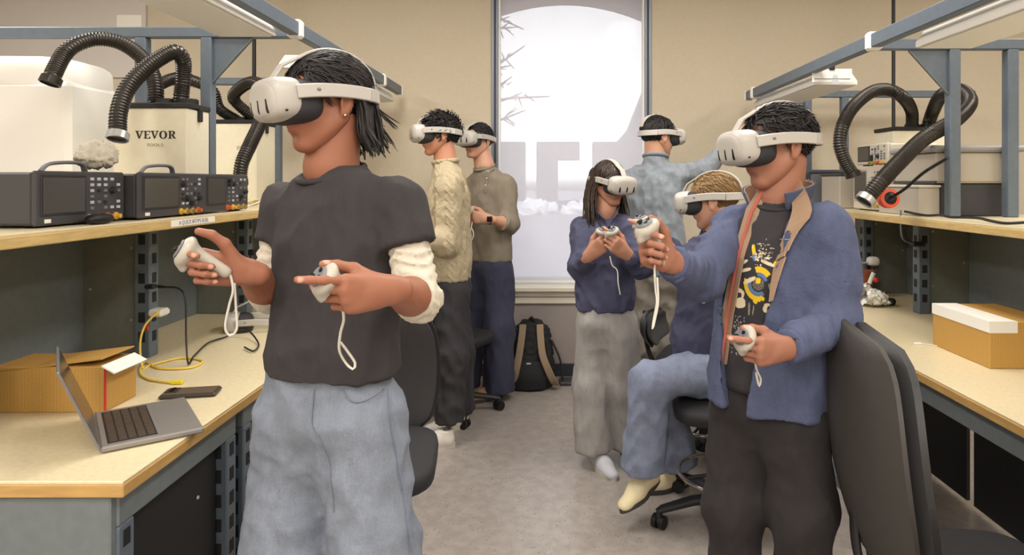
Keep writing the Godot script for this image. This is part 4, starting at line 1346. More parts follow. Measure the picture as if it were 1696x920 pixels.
# ---------------------------------------------------------------- chairs
func swivel_base(t: Node3D, seat_y: float, ring: bool, turn: float) -> void:
	part("gas_column", geo().tube([Vector3(0, 0.09, 0), Vector3(0, seat_y * 0.55, 0)], 0.026, 14), M.chair_plastic, t, true)
	part("piston", geo().tube([Vector3(0, seat_y * 0.5, 0), Vector3(0, seat_y - 0.03, 0)], 0.016, 12), M.chrome, t, true)
	part("hub", geo().lathe([Vector2(0.045, 0.06), Vector2(0.05, 0.07), Vector2(0.05, 0.11), Vector2(0.035, 0.13), Vector2(0, 0.13)], Transform3D.IDENTITY, 18), M.chair_plastic, t, true)
	for k in 5:
		var a := turn + TAU * k / 5.0
		var d := Vector3(sin(a), 0, cos(a))
		part("base_leg", geo().tube([d * 0.03 + Vector3(0, 0.1, 0), d * 0.16 + Vector3(0, 0.098, 0), d * 0.29 + Vector3(0, 0.078, 0), d * 0.315 + Vector3(0, 0.07, 0)], [0.03, 0.027, 0.022, 0.014], 8, true, 0.7), M.chair_plastic, t, true)
		var c := part("caster", geo().tube([d * 0.305 + Vector3(0, 0.03, 0), d * 0.305 + Vector3(0, 0.075, 0)], [0.02, 0.011], 10), M.chair_plastic, t, true)
		var sd := Vector3(cos(a + 0.7), 0, -sin(a + 0.7))
		for s in [-1.0, 1.0]:
			var p: Vector3 = d * 0.305 + Vector3(0, 0.028, 0) + sd * s * 0.016
			part("wheel", geo().tube([p - sd * 0.01, p + sd * 0.01], 0.028, 16), M.black, c, true)
	if ring:
		var pts := []
		for k in 41:
			pts.append(Vector3(cos(TAU * k / 40.0) * 0.2, 0.2, sin(TAU * k / 40.0) * 0.2))
		part("foot_ring", geo().tube(pts, 0.009, 8, false), M.chrome, t, true)
		for k in 3:
			var a := TAU * k / 3.0 + 0.4
			part("ring_spoke", geo().tube([Vector3(sin(a) * 0.03, 0.2, cos(a) * 0.03), Vector3(sin(a) * 0.2, 0.2, cos(a) * 0.2)], 0.008, 6), M.chair_plastic, t, true)
		part("ring_hub", geo().lathe([Vector2(0.04, 0.17), Vector2(0.04, 0.23), Vector2(0, 0.23)], Transform3D.IDENTITY, 14), M.chair_plastic, t, true)

func seat_pad(y: float, w: float, d: float, th: float) -> Geo:
	var g := geo()
	g.T = Transform3D(Basis.from_euler(Vector3(PI / 2, 0, 0)), Vector3(0, y - th / 2, 0))
	g.pillow(Vector3.ZERO, Vector3(w / 2, d / 2, th / 2), 0.5, 0.45, 32, 14)
	return g

# a curved upholstered back: faces +z, bottom at y0
func back_pad(y0: float, h: float, w: float, z: float, th: float, bow: float, lean: float) -> Geo:
	var g := geo()
	var nu := 14
	var nv := 18
	var pos := []
	for f in 2:
		var grid := []
		for j in nv + 1:
			var v := j / float(nv)
			var row := []
			# rounded-corner outline
			var e := absf(v * 2 - 1)
			var ww := w * 0.5 * (0.86 + 0.14 * sin(v * PI)) * pow(1.0 - pow(e, 7.0), 0.32)
			for i in nu + 1:
				var u := i / float(nu) * 2.0 - 1.0
				var rim := (1.0 - pow(absf(u), 5.0)) * (1.0 - pow(e, 8.0))
				var x := ww * u
				var zz := z + bow * pow(x / (w * 0.5), 2.0) - lean * v - 0.03 * sin(v * PI * 1.1)
				zz += (0.5 if f == 0 else -0.5) * th * (0.25 + 0.75 * rim)
				row.append(Vector3(x, y0 + h * v, zz))
			grid.append(row)
		pos.append(grid)
	var first := 0
	for f in 2:
		for j in nv + 1:
			for i in nu + 1:
				g.v.append(pos[f][j][i])
				g.n.append(Vector3(0, 0, 1 if f == 0 else -1))
				g.c.append(Color.WHITE)
	var W := nu + 1
	var off := W * (nv + 1)
	for f in 2:
		for j in nv:
			for i in nu:
				var a: int = f * off + j * W + i
				g.face(a, a + 1, a + W + 1)
				g.face(a, a + W + 1, a + W)
	g.smooth(0)
	# edge strip
	var ring := []
	for i in nu + 1:
		ring.append(i)
	for j in range(1, nv + 1):
		ring.append(j * W + nu)
	for i in range(nu - 1, -1, -1):
		ring.append(nv * W + i)
	for j in range(nv - 1, 0, -1):
		ring.append(j * W)
	var ce := Vector3(0, y0 + h / 2, z)
	for k in ring.size():
		var a: int = ring[k]
		var b: int = ring[(k + 1) % ring.size()]
		var na := (g.v[a] - ce) * Vector3(1, 1, 0)
		var nb := (g.v[b] - ce) * Vector3(1, 1, 0)
		g.tri(g.v[a], g.v[b], g.v[b + off], na, nb, nb)
		g.tri(g.v[a], g.v[b + off], g.v[a + off], na, nb, na)
	return g

func chair(label: String, at: Vector3, yaw: float, seat_y: float, back_y: float, back_h: float, back_w: float, ring: bool, style: int) -> Node3D:
	var t := thing("swivel_stool" if ring else "office_chair", label, "stool" if ring else "chair", at, "black swivel seats")
	t.rotation.y = yaw
	swivel_base(t, seat_y, ring, 0.35)
	part("seat", seat_pad(seat_y, 0.47, 0.46, 0.085), M.seat_cloth, t, true)
	part("seat_pan", geo().box(Vector3(-0.12, seat_y - 0.11, -0.14), Vector3(0.12, seat_y - 0.07, 0.12), 0.015), M.chair_plastic, t, true)
	if back_h > 0.0:
		if style == 0:
			var b := part("backrest", back_pad(back_y, back_h, back_w, -0.235, 0.05, 0.05, 0.05), M.mesh_cloth, t, true)
			part("back_frame", back_pad(back_y - 0.012, back_h + 0.024, back_w + 0.024, -0.255, 0.03, 0.05, 0.05), M.chair_rim, b, true)
		else:
			var b := part("backrest", back_pad(back_y, back_h, back_w, -0.21, 0.07, 0.06, 0.09), M.chair_rim, t, true)
			part("back_shell", back_pad(back_y - 0.02, back_h + 0.03, back_w + 0.03, -0.26, 0.045, 0.06, 0.09), M.chair_shell, b, true)
		part("back_bar", geo().tube(curve([Vector3(0, seat_y - 0.09, -0.05), Vector3(0, seat_y - 0.09, -0.24), Vector3(0, seat_y + 0.02, -0.3), Vector3(0, back_y + 0.15, -0.31)], 0.03), 0.022, 8, true, 0.5), M.chair_plastic, t, true)
	return t

func seats() -> void:
	chair("black mesh-back chair directly behind the man in pale jeans", Vector3(-0.6, 0, -2.09), 0.12, 0.6, 0.56, 0.42, 0.44, false, 0)
	chair("black office chair between the cream sweater man and the window", Vector3(-0.64, 0, -4.14), 2.6, 0.5, 0.52, 0.34, 0.42, false, 0)
	chair("black swivel stool with chrome ring under the seated person in blue jeans", Vector3(0.74, 0, -2.82), -1.7, 0.535, 0, 0, 0, true, 0)
	chair("black swivel stool with chrome foot ring behind the seated person", Vector3(0.78, 0, -3.42), 1.2, 0.56, 0.6, 0.14, 0.4, true, 0)
	chair("tall dark chair back at right behind the man in the blue jacket", Vector3(1.1, 0, -1.72), 1.5, 0.44, 0.47, 0.6, 0.42, false, 1)

func backpack() -> void:
	var at := Vector3(-0.148, -0.000, -4.660)
	at.y = 0.0
	var t := thing("backpack", "black backpack with tan shoulder straps leaning on the wall under the window", "backpack", at)
	var s := Sdf.new(at + Vector3(-0.22, -0.02, -0.14), at + Vector3(0.22, 0.56, 0.18), 0.012)
	s.loft([[at + Vector3(0, 0.0, 0), 0.15, 0.1], [at + Vector3(0, 0.1, 0), 0.165, 0.115], [at + Vector3(0, 0.28, -0.02), 0.15, 0.1], [at + Vector3(0.0, 0.4, -0.05), 0.125, 0.075], [at + Vector3(0, 0.45, -0.06), 0.07, 0.05]], Vector3.RIGHT, Vector3.BACK, 0.03)
	var g := geo()
	s.into(g)
	g.moved(0, 0.008, Vector3(14, 14, 14), 6)
	part("bag_body", g, M.black_soft, t)
	s = Sdf.new(at + Vector3(-0.16, -0.02, 0.0), at + Vector3(0.18, 0.3, 0.24), 0.012)
	s.loft([[at + Vector3(-0.01, 0.01, 0.1), 0.115, 0.045], [at + Vector3(-0.01, 0.1, 0.1), 0.12, 0.055], [at + Vector3(-0.01, 0.19, 0.08), 0.09, 0.04], [at + Vector3(-0.01, 0.21, 0.07), 0.04, 0.02]], Vector3.RIGHT, Vector3.BACK, 0.03)
	g = geo()
	s.into(g)
	part("front_pocket", g, M.black_soft, t)
	for k in [-1.0, 1.0]:
		var p := [at + Vector3(k * 0.06, 0.43, 0.0), at + Vector3(k * 0.065, 0.36, 0.06), at + Vector3(k * 0.08, 0.25, 0.115), at + Vector3(k * 0.11 + 0.01, 0.15, 0.14), at + Vector3(k * 0.14 + 0.02, 0.06, 0.12), at + Vector3(k * 0.15 + 0.02, 0.03, 0.05)]
		part("shoulder_strap", geo().band(curve(p, 0.02), [Vector3(1, 0, 0.1)], 0.05, 0.014), M.tan_strap, t)
	part("carry_loop", geo().tube(curve([at + Vector3(-0.03, 0.44, -0.02), at + Vector3(0, 0.48, -0.02), at + Vector3(0.03, 0.44, -0.02)], 0.01), 0.008, 6), M.black_soft, t)
	part("side_strap", geo().tube(curve([at + Vector3(0.14, 0.33, 0.02), at + Vector3(0.2, 0.2, 0.05), at + Vector3(0.22, 0.05, 0.06)], 0.02), 0.007, 6), M.black_soft, t)
	part("zip_pull", geo().box(at + Vector3(-0.03, 0.185, 0.118), at + Vector3(0.0, 0.195, 0.124), 0.002), M.key_light, t)
	single("flat_case", geo().box(Vector3(0.05, 0.0, -4.8), Vector3(0.22, 0.025, -4.66), 0.008), M.dark_grey, "flat grey case lying on the floor right of the backpack", "case", Vector3(0.09, 0, -4.73))


# ---------------------------------------------------------------- people
func axes(yaw: float) -> Array:
	var a := deg_to_rad(yaw)
	return [Vector3(cos(a), 0, -sin(a)), Vector3(sin(a), 0, cos(a))]

func facing(yaw: float, pitch := 0.0, roll := 0.0) -> Basis:
	return Basis.from_euler(Vector3(deg_to_rad(pitch), deg_to_rad(yaw), deg_to_rad(roll)))

# one garment or body from a list of shapes: ["loft", stations, yaw] ["cone", a, b, ra, rb, blend, ring, freq, square end] ["cut", point, normal]
func solid(ops: Array, cell: float, g: Geo, spots := []) -> void:
	var lo := Vector3.ONE * 1e9
	var hi := -lo
	for q in ops:
		if q[0] == "loft":
			for s in q[1]:
				var r: float = maxf(s[1], s[2]) + 0.03
				lo = lo.min(s[0] - Vector3(r, 0.03, r))
				hi = hi.max(s[0] + Vector3(r, 0.03, r))
		elif q[0] == "cone":
			var r: float = maxf(q[3], q[4]) + 0.03
			lo = lo.min(q[1].min(q[2]) - Vector3.ONE * r)
			hi = hi.max(q[1].max(q[2]) + Vector3.ONE * r)
	var s := Sdf.new(lo, hi, cell)
	for q in ops:
		if q[0] == "loft":
			var ax := axes(q[2])
			s.loft(q[1], ax[0], ax[1], q[3] if q.size() > 3 else 0.03)
		elif q[0] == "cone":
			s.cone(q[1], q[2], q[3], q[4], q[5] if q.size() > 5 else 0.04, Vector3.ZERO, 1.0, q[6] if q.size() > 6 else 0.0, q[7] if q.size() > 7 else 0.0, q[8] if q.size() > 8 else false)
		elif q[0] == "cut":
			s.cut(q[1], q[2])
		elif q[0] == "notch":
			s.notch(q[1], q[2], q[3], q[4], q[5], q[6])
	s.into(g, spots)

func garment(called: String, m: Material, parent: Node3D, ops: Array, cell: float, amp: float, fr: Vector3, sd: int) -> MeshInstance3D:
	var g := geo()
	solid(ops, cell, g)
	if amp > 0.0:
		g.moved(0, amp, fr, sd)
		g.moved(0, amp * 0.35, fr * 2.3, sd + 1)
	worn = g
	return part(called, g, m, parent)

var worn: Geo

# the front of the last garment below a point, seen along dir
func on_cloth(p: Vector3, dir: Vector3, lift := 0.002) -> Vector3:
	var best := -1e9
	var at := p
	for i in worn.v.size():
		var q := worn.v[i] - p
		var a := q.dot(dir)
		if (q - dir * a).length_squared() < 0.00012 and a > best:
			best = a
			at = p + dir * a
	return at + dir * lift

func seam(called: String, parent: Node3D, pts: Array, dir: Vector3, r: float, m: Material, lift := 0.001) -> void:
	var d := dir.normalized()
	var q := []
	for p in curve(pts, 0.012):
		q.append(on_cloth(p, d, lift))
	var s := q.duplicate()
	for k in 2:
		for i in range(1, q.size() - 1):
			s[i] = (q[i - 1] + q[i] * 2.0 + q[i + 1]) / 4.0
		q = s.duplicate()
	part(called, geo().tube(q, r, 5), m, parent)

# rounds a top off at the shoulders
func yoke(neck: Vector3, sl: Vector3, sr: Vector3, r := 0.05) -> Array:
	return [["cone", neck.lerp(sl, 0.2) - Vector3(0, 0.045, 0), sl - Vector3(0, 0.005, 0), r * 0.9, r, 0.05], ["cone", neck.lerp(sr, 0.2) - Vector3(0, 0.045, 0), sr - Vector3(0, 0.005, 0), r * 0.9, r, 0.05]]

var head_geo: Geo

func make_head() -> void:
	head_geo = geo()
	head_geo.col = Color(0, 0, 0)
	var s := Sdf.new(Vector3(-0.105, -0.15, -0.13), Vector3(0.105, 0.135, 0.135), 0.0036)
	var I := Basis.IDENTITY
	s.ell(Vector3(0, 0.032, -0.012), I, Vector3(0.074, 0.079, 0.097), 0.02)
	s.ell(Vector3(0, -0.04, 0.028), I, Vector3(0.06, 0.075, 0.062), 0.03)
	for k in [-1.0, 1.0]:
		s.cone(Vector3(k * 0.06, -0.045, -0.008), Vector3(k * 0.02, -0.104, 0.058), 0.016, 0.015, 0.03)
		s.ell(Vector3(k * 0.037, -0.028, 0.058), I, Vector3(0.022, 0.026, 0.022), 0.025)
	s.ell(Vector3(0, -0.104, 0.068), I, Vector3(0.022, 0.015, 0.017), 0.022)
	s.cone(Vector3(0, 0.016, 0.083), Vector3(0, -0.026, 0.104), 0.008, 0.011, 0.012)
	s.ell(Vector3(0, -0.031, 0.103), I, Vector3(0.012, 0.01, 0.012), 0.008)
	for k in [-1.0, 1.0]:
		s.ell(Vector3(k * 0.012, -0.034, 0.094), I, Vector3(0.008, 0.008, 0.011), 0.006)
		s.ell(Vector3(k * 0.007, -0.0425, 0.1), I, Vector3(0.004, 0.004, 0.005), 0.003, true)
	s.ell(Vector3(0, -0.062, 0.078), I, Vector3(0.03, 0.02, 0.016), 0.02)
	s.ell(Vector3(0, -0.0585, 0.0905), I, Vector3(0.023, 0.0058, 0.008), 0.005)
	s.ell(Vector3(0, -0.071, 0.0885), I, Vector3(0.019, 0.0068, 0.009), 0.005)
	s.ell(Vector3(0, -0.0645, 0.099), I, Vector3(0.022, 0.0016, 0.006), 0.003, true)
	s.ell(Vector3(0, -0.084, 0.092), I, Vector3(0.016, 0.007, 0.008), 0.012, true)
	for k in [-1.0, 1.0]:
		var B := Basis.from_euler(Vector3(-0.2, k * 0.35, k * -0.1))
		s.ell(Vector3(k * 0.079, -0.012, -0.014), B, Vector3(0.007, 0.032, 0.02), 0.006)
		s.ell(Vector3(k * 0.077, -0.037, -0.006), B, Vector3(0.007, 0.011, 0.01), 0.006)
		s.ell(Vector3(k * 0.089, -0.012, -0.011), B, Vector3(0.008, 0.022, 0.012), 0.004, true)
	s.into(head_geo, [[Vector3(0.008, -0.0585, 0.094), 0.019, Color(1, 0, 0)], [Vector3(-0.008, -0.0585, 0.094), 0.019, Color(1, 0, 0)], [Vector3(0, -0.071, 0.092), 0.018, Color(1, 0, 0)]])

func add_head(g: Geo, T: Transform3D, skin: Color) -> void:
	var at := g.v.size()
	var lip := skin.lerp(Color(0.42, 0.12, 0.1), 0.45)
	for i in head_geo.v.size():
		g.v.append(T * head_geo.v[i])
		g.n.append((T.basis * head_geo.n[i]).normalized())
		g.c.append(skin.lerp(lip, head_geo.c[i].r))
	for k in head_geo.ix:
		g.ix.append(at + k)

const FINGER := [[0.042, 0.025, 0.021], [0.046, 0.029, 0.022], [0.042, 0.027, 0.022], [0.033, 0.021, 0.019]]

# d: along the fingers, up: towards the thumb side; curl: three angles for each finger; thumb: three directions (d, thumb side, palm side)
func add_hand(g: Geo, w: Vector3, d: Vector3, up: Vector3, right: bool, curl: Array, thumb: Array, size: float, nail: Color, cell := 0.0034, thumb_nail := Color.BLACK) -> Dictionary:
	d = d.normalized()
	var s := (up - d * up.dot(d)).normalized()
	var n := s.cross(d) if right else d.cross(s)
	var z := size
	var sd := Sdf.new(w - Vector3.ONE * 0.2 * z, w + Vector3.ONE * 0.2 * z, cell)
	# narrow the grid to the hand
	var lo := Vector3.ONE * 1e9
	var hi := -lo
	var ch := []
	var spots := []
	for i in 4:
		var k: Vector3 = w + (d * (0.09 - [0.003, 0.0, 0.005, 0.014][i]) + s * [0.028, 0.0095, -0.009, -0.026][i] + n * [0.002, 0.0, 0.001, 0.004][i]) * z
		var pts := [k]
		var a := 0.0
		var p := k
		var spread: float = [0.05, 0.01, -0.03, -0.09][i]
		for j in 3:
			a += deg_to_rad(curl[i][j])
			var dr := (d * cos(a) + n * sin(a) + s * spread * cos(a)).normalized()
			p += dr * FINGER[i][j] * z
			pts.append(p)
			if j == 2:
				spots.append([p - dr * 0.004 * z + (d * -sin(a) + n * cos(a)) * -0.0065 * z, 0.0062 * z, nail])
		ch.append(pts)
	var t0 := w + (d * 0.022 + s * 0.022 + n * 0.01) * z
	var th := [t0]
	var tl := [0.046, 0.034, 0.027]
	for j in 3:
		var c: Array = thumb[j]
		var dr: Vector3 = (d * c[0] + s * c[1] + n * c[2]).normalized()
		th.append(th[-1] + dr * tl[j] * z)
		if j == 2:
			var bk: Vector3 = (s * 0.8 - n * 0.5 - dr * (s * 0.8 - n * 0.5).dot(dr)).normalized()
			spots.append([th[-1] - dr * 0.004 * z + bk * 0.007 * z, 0.0075 * z, nail if thumb_nail == Color.BLACK else thumb_nail])
	for q in ch + [th, [w - d * 0.04 * z, w + d * 0.08 * z + s * 0.03 * z, w + d * 0.08 * z - s * 0.03 * z]]:
		for p in q:
			lo = lo.min(p)
			hi = hi.max(p)
	var m := Vector3.ONE * 0.032 * z
	sd = Sdf.new(lo - m, hi + m, cell)
	for i in 4:
		var wb: Vector3 = w + (s * [0.014, 0.006, -0.004, -0.012][i] - d * 0.012) * z
		sd.cone(wb, ch[i][0] - n * 0.001, 0.0165 * z, 0.0125 * z, 0.012 * z)
	sd.cone(w - d * 0.035 * z, w + d * 0.03 * z, 0.0255 * z, 0.023 * z, 0.014 * z, n, 0.85)
	sd.cone(w + (d * 0.01 + s * 0.012 + n * 0.007) * z, th[1], 0.017 * z, 0.0125 * z, 0.014 * z)
	sd.cone(w + (d * 0.02 - s * 0.018 + n * 0.006) * z, w + (d * 0.06 - s * 0.024 + n * 0.006) * z, 0.015 * z, 0.013 * z, 0.012 * z)
	for i in 4:
		var rr := [0.0096, 0.0098, 0.0094, 0.0083]
		for j in 3:
			sd.cone(ch[i][j], ch[i][j + 1], rr[i] * (1.0 - 0.09 * j) * z, rr[i] * (0.93 - 0.1 * j) * z, 0.0035 * z)
	sd.cone(th[1], th[2], 0.0118 * z, 0.0104 * z, 0.006 * z)
	sd.cone(th[2], th[3], 0.0106 * z, 0.0085 * z, 0.004 * z)
	sd.into(g, spots)
	return {"n": n, "s": s, "d": d, "knuckle": (ch[1][0] + ch[2][0]) * 0.5, "tips": ch, "thumb": th}

func skin_tone(c: Color) -> Color:
	return c.srgb_to_linear()

const GRIP := [[30, 45, 25], [62, 75, 40], [66, 78, 42], [68, 78, 45]]
const TRIGGER := [[12, 28, 20], [58, 78, 45], [64, 80, 48], [68, 80, 48]]
const THUMB_ON := [[0.75, 0.55, 0.3], [0.92, 0.2, 0.25], [0.95, -0.05, 0.2]]

# a person: base on the floor, skin, head place and turn, neck base, arms [shoulder, elbow, wrist, finger direction, thumb direction, right hand?, curl, thumb], legs [hip, knee, ankle]
func person(label: String, at: Vector3, skin: Color, head: Vector3, hb: Basis, hs: float, neck: Vector3, pelvis: Vector3, arms: Array, legs: Array, nail: Color, cell := 0.013) -> Dictionary:
	var t := thing("person", label, "person", at)
	var g := geo()
	g.tinted = true
	g.col = skin
	var T := Transform3D(hb.scaled_local(Vector3.ONE * hs), head)
	var chest := neck.lerp(pelvis, 0.25)
	var ops := [["cone", T * Vector3(0, -0.055, -0.022), neck, 0.058 * hs, 0.066 * hs, 0.02], ["cone", neck - Vector3(0, 0.03, 0), chest, 0.055, 0.06, 0.03], ["cone", chest, pelvis, 0.06, 0.07, 0.05]]
	for a in arms:
		ops.append(["cone", neck.lerp(a[0], 0.3) - Vector3(0, 0.06, 0), a[0], 0.03, 0.038, 0.02])
		ops.append(["cone", a[0], a[1], 0.038, 0.036, 0.03])
		var mid: Vector3 = a[1].lerp(a[2], 0.3)
		ops.append(["cone", a[1], mid, 0.037, 0.041, 0.02])
		ops.append(["cone", mid, a[2], 0.041, 0.0225, 0.02])
	for l in legs:
		ops.append(["cone", pelvis, l[0], 0.08, 0.06, 0.04])
		ops.append(["cone", l[0], l[1], 0.06, 0.045, 0.03])
		ops.append(["cone", l[1], l[2], 0.045, 0.03, 0.02])
	solid(ops, cell, g)
	add_head(g, T, skin)
	var hands := []
	for a in arms:
		if a.size() > 3:
			hands.append(add_hand(g, a[2], a[3], a[4], a[5], a[6], a[7], 1.0, nail, 0.0034 if cell < 0.0125 else 0.0045, Color.BLACK if a.size() < 9 else a[8]))
	part("body", g, M.skin, t)
	return {"node": t, "head": T, "hands": hands}

# ---------------------------------------------------------------- hair, in the head's own axes
func on_scalp(u: Vector3, grow: float) -> Vector3:
	return Vector3(0, 0.03, -0.012) + u * (Vector3(0.078, 0.082, 0.1) + Vector3.ONE * grow)

func hair(parent: Node3D, T: Transform3D, m: Material, sd: int, count: int, length: float, lift: float, curl: float, width: float, flow: Vector3, low: float) -> MeshInstance3D:
	var g := geo()
	var s := Sdf.new(Vector3(-0.1, -0.09, -0.13), Vector3(0.1, 0.145, 0.11), 0.006)
	s.ell(Vector3(0, 0.031, -0.014), Basis.IDENTITY, Vector3(0.08, 0.085, 0.103), 0.01)
	var pn := Vector3(0, -0.77, 0.63)
	s.cut(Vector3(0, low, 0.0) , pn)
	s.into(g)
	var rg := RandomNumberGenerator.new()
	rg.seed = sd
	var made := 0
	var tries := 0
	while made < count and tries < count * 12:
		tries += 1
		var u := Vector3(rg.randfn(), rg.randfn(), rg.randfn()).normalized()
		var p := on_scalp(u, -0.002)
		if pn.dot(p - Vector3(0, low, 0)) > 0.002:
			continue
		made += 1
		var nn := (u / Vector3(0.078, 0.087, 0.1)).normalized()
		var f := flow + (p - Vector3(0, 0.12, -0.04)) * 5.0
		f += Vector3(rg.randfn(), rg.randfn(), rg.randfn()) * 0.3
		f = (f - nn * f.dot(nn)).normalized()
		var side := nn.cross(f)
		var le := length * rg.randf_range(0.6, 1.25)
		var pts := []
		var rad := []
		var ph := rg.randf() * TAU
		var rise := rg.randf_range(0.5, 1.4)
		for j in 5:
			var q := j / 4.0
			var x := p + f * le * q + (side * cos(ph + q * 4.5) + nn * sin(ph + q * 4.5)) * curl * q
			# strands lie on the scalp and rise a little towards the tip
			var R := Vector3(0.081, 0.086, 0.102)
			var e := (x - Vector3(0, 0.03, -0.012)) / R
			x = Vector3(0, 0.03, -0.012) + e.normalized() * R * (1.0 + (lift * q * rise + nn.dot(x - p) * 0.0) / 0.09) + nn * sin(ph + q * 4.5) * curl * q
			pts.append(x)
			rad.append(width * [0.9, 1.0, 0.85, 0.55, 0.08][j])
		g.tube(pts, rad, 5, false, 0.6)
	return part("hair", moved_to(g, T), m, parent)

func moved_to(g: Geo, T: Transform3D) -> Geo:
	for i in g.v.size():
		g.v[i] = T * g.v[i]
		g.n[i] = (T.basis * g.n[i]).normalized()
	return g

func locks(parent: Node3D, T: Transform3D, m: Material, called: String, list: Array, width: float, sd: int, each: int, jitter: float) -> void:
	var g := geo()
	var rg := RandomNumberGenerator.new()
	rg.seed = sd
	for l in list:
		for k in each:
			var off := Vector3(rg.randfn(), rg.randfn(), rg.randfn()) * jitter
			var pts := []
			var rad := []
			var c := curve(l, 0.02)
			for i in c.size():
				var q := i / float(c.size() - 1)
				pts.append(c[i] + off * (0.4 + q) + Vector3(rg.randfn(), rg.randfn(), rg.randfn()) * jitter * 0.12)
				rad.append(width * (1.0 - 0.85 * q * q))
			g.tube(pts, rad, 5, true, 0.7)
	part(called, moved_to(g, T), m, parent)

# ---------------------------------------------------------------- headset and controllers
var headset0: Node3D
var pad0: Node3D

func headset(label: String, T: Transform3D) -> Node3D:
	if headset0:
		return copy(headset0, label, T, "white headsets")
	var t := thing("vr_headset", label, "headset", Vector3.ZERO, "white headsets")
	headset0 = t
	part("front_shell", geo().pillow(Vector3(0, 0.0, 0.12), Vector3(0.086, 0.051, 0.041), 0.55, 0.62, 44, 22), M.visor_white, t, true)
	part("face_plate", geo().pillow(Vector3(0, 0.0, 0.139), Vector3(0.077, 0.0435, 0.0238), 0.55, 0.72, 44, 20), M.visor_white, t, true)
	for x in [-0.046, 0.0, 0.046]:
		var s := geo()
		s.pillow(Vector3(x, -0.013, 0.1582 - 0.6 * x * x), Vector3(0.0072, 0.02, 0.0052), 0.7, 0.75, 16, 10)
		var sl := part("camera_slot", s, M.lens_black, t, true)
		part("camera_lens", geo().pillow(Vector3(x, -0.004, 0.1602 - 0.6 * x * x), Vector3(0.0045, 0.0045, 0.004), 0.9, 0.9, 10, 6), M.visor_dark, sl, true)
	for k in [-1.0, 1.0]:
		part("side_sensor", geo().pillow(Vector3(k * 0.0795, -0.028, 0.13), Vector3(0.004, 0.003, 0.004), 0.8, 0.8, 10, 6), M.lens_black, t, true)
	# facial interface
	var fi := geo()
	fi.pillow(Vector3(0, -0.006, 0.082), Vector3(0.083, 0.053, 0.056), 0.7, 0.62, 40, 16)
	part("face_pad", fi, M.visor_dark, t, true)
	for k in [-1.0, 1.0]:
		var pts := [Vector3(k * 0.086, 0.012, 0.105), Vector3(k * 0.093, 0.014, 0.07), Vector3(k * 0.0945, 0.014, 0.02), Vector3(k * 0.093, 0.01, -0.03), Vector3(k * 0.088, 0.004, -0.07)]
		var a := part("side_arm", geo().band(curve(pts, 0.012), [Vector3.UP], 0.032, 0.009), M.visor_white, t, true)
		part("arm_pin", geo().pillow(Vector3(k * 0.0975, 0.016, 0.06), Vector3(0.0035, 0.004, 0.005), 0.8, 0.8, 10, 6), M.key_grey, a, true)
	var back := []
	for j in 25:
		var a := lerpf(-1.02, 1.02, j / 24.0)
		back.append(Vector3(sin(a) * 0.104, 0.01 - 0.012 * cos(a), -0.012 - cos(a) * 0.112 * (1.0 if absf(a) < 3 else 1.0)))
	part("rear_strap", geo().band(back, [Vector3.UP], 0.033, 0.0085), M.visor_white, t, true)
	var top := []
	for j in 19:
		var a := lerpf(-0.98, 1.5, j / 18.0)
		top.append(Vector3(0, 0.03 + cos(a) * 0.0905, -0.012 - sin(a) * 0.113))
	top[0] = Vector3(0, 0.046, 0.128)
	top[1] = Vector3(0, 0.08, 0.103)
	part("top_strap", geo().band(top, [Vector3.RIGHT], 0.032, 0.007), M.visor_white, t, true)
	t.transform = T
	return t

# local: handle along -y, buttons on top, z forward
func controller(label: String, T: Transform3D, strap := [], hang := []) -> Node3D:
	var t: Node3D
	if pad0 == null:
		t = thing("vr_controller", label, "controller", Vector3.ZERO, "white hand controllers")
		pad0 = t
		var s := Sdf.new(Vector3(-0.045, -0.1, -0.05), Vector3(0.045, 0.05, 0.06), 0.004)
		s.cone(Vector3(0, -0.075, -0.016), Vector3(0, -0.01, -0.002), 0.013, 0.0165, 0.02)
		s.ell(Vector3(0, 0.012, 0.008), Basis.from_euler(Vector3(0.35, 0, 0)), Vector3(0.03, 0.017, 0.035), 0.02)
		s.cone(Vector3(0, -0.004, 0.02), Vector3(0, -0.012, 0.036), 0.01, 0.008, 0.012)
		var g := geo()
		s.into(g)
		part("shell", g, M.pad_white, t, true)
		var Tq := Transform3D(Basis.from_euler(Vector3(0.35, 0, 0)), Vector3(0, 0.012, 0.008))
		part("button_plate", geo().lathe([Vector2(0.0, 0.0176), Vector2(0.019, 0.0172), Vector2(0.022, 0.0145)], Tq, 20), M.key_grey, t, true)
		part("thumbstick", geo().lathe([Vector2(0.004, 0.017), Vector2(0.004, 0.021), Vector2(0.0075, 0.022), Vector2(0.0075, 0.0245), Vector2(0, 0.0245)], Tq * Transform3D(Basis.IDENTITY, Vector3(-0.006, 0, 0.006)), 14), M.lens_black, t, true)
		for b in [Vector3(0.009, 0, 0.002), Vector3(0.004, 0, -0.011)]:
			part("button", geo().lathe([Vector2(0.0045, 0.017), Vector2(0.0045, 0.0195), Vector2(0, 0.02)], Tq * Transform3D(Basis.IDENTITY, b), 10), M.lens_black, t, true)
		t.transform = T
	else:
		t = copy(pad0, label, T, "white hand controllers")
		for c in t.get_children():
			if String(c.name).begins_with("wrist"):
				t.remove_child(c)
				c.free()
	return t

# cord given in scene metres, made a part of the controller it hangs from
func wrist_strap(t: Node3D, pts: Array, r := 0.0028) -> void:
	var I := t.transform.affine_inverse()
	var q := []
	for p in curve(pts, 0.01):
		q.append(I * p)
	part("wrist_strap", geo().tube(q, r, 6), M.white_cord, t, true)

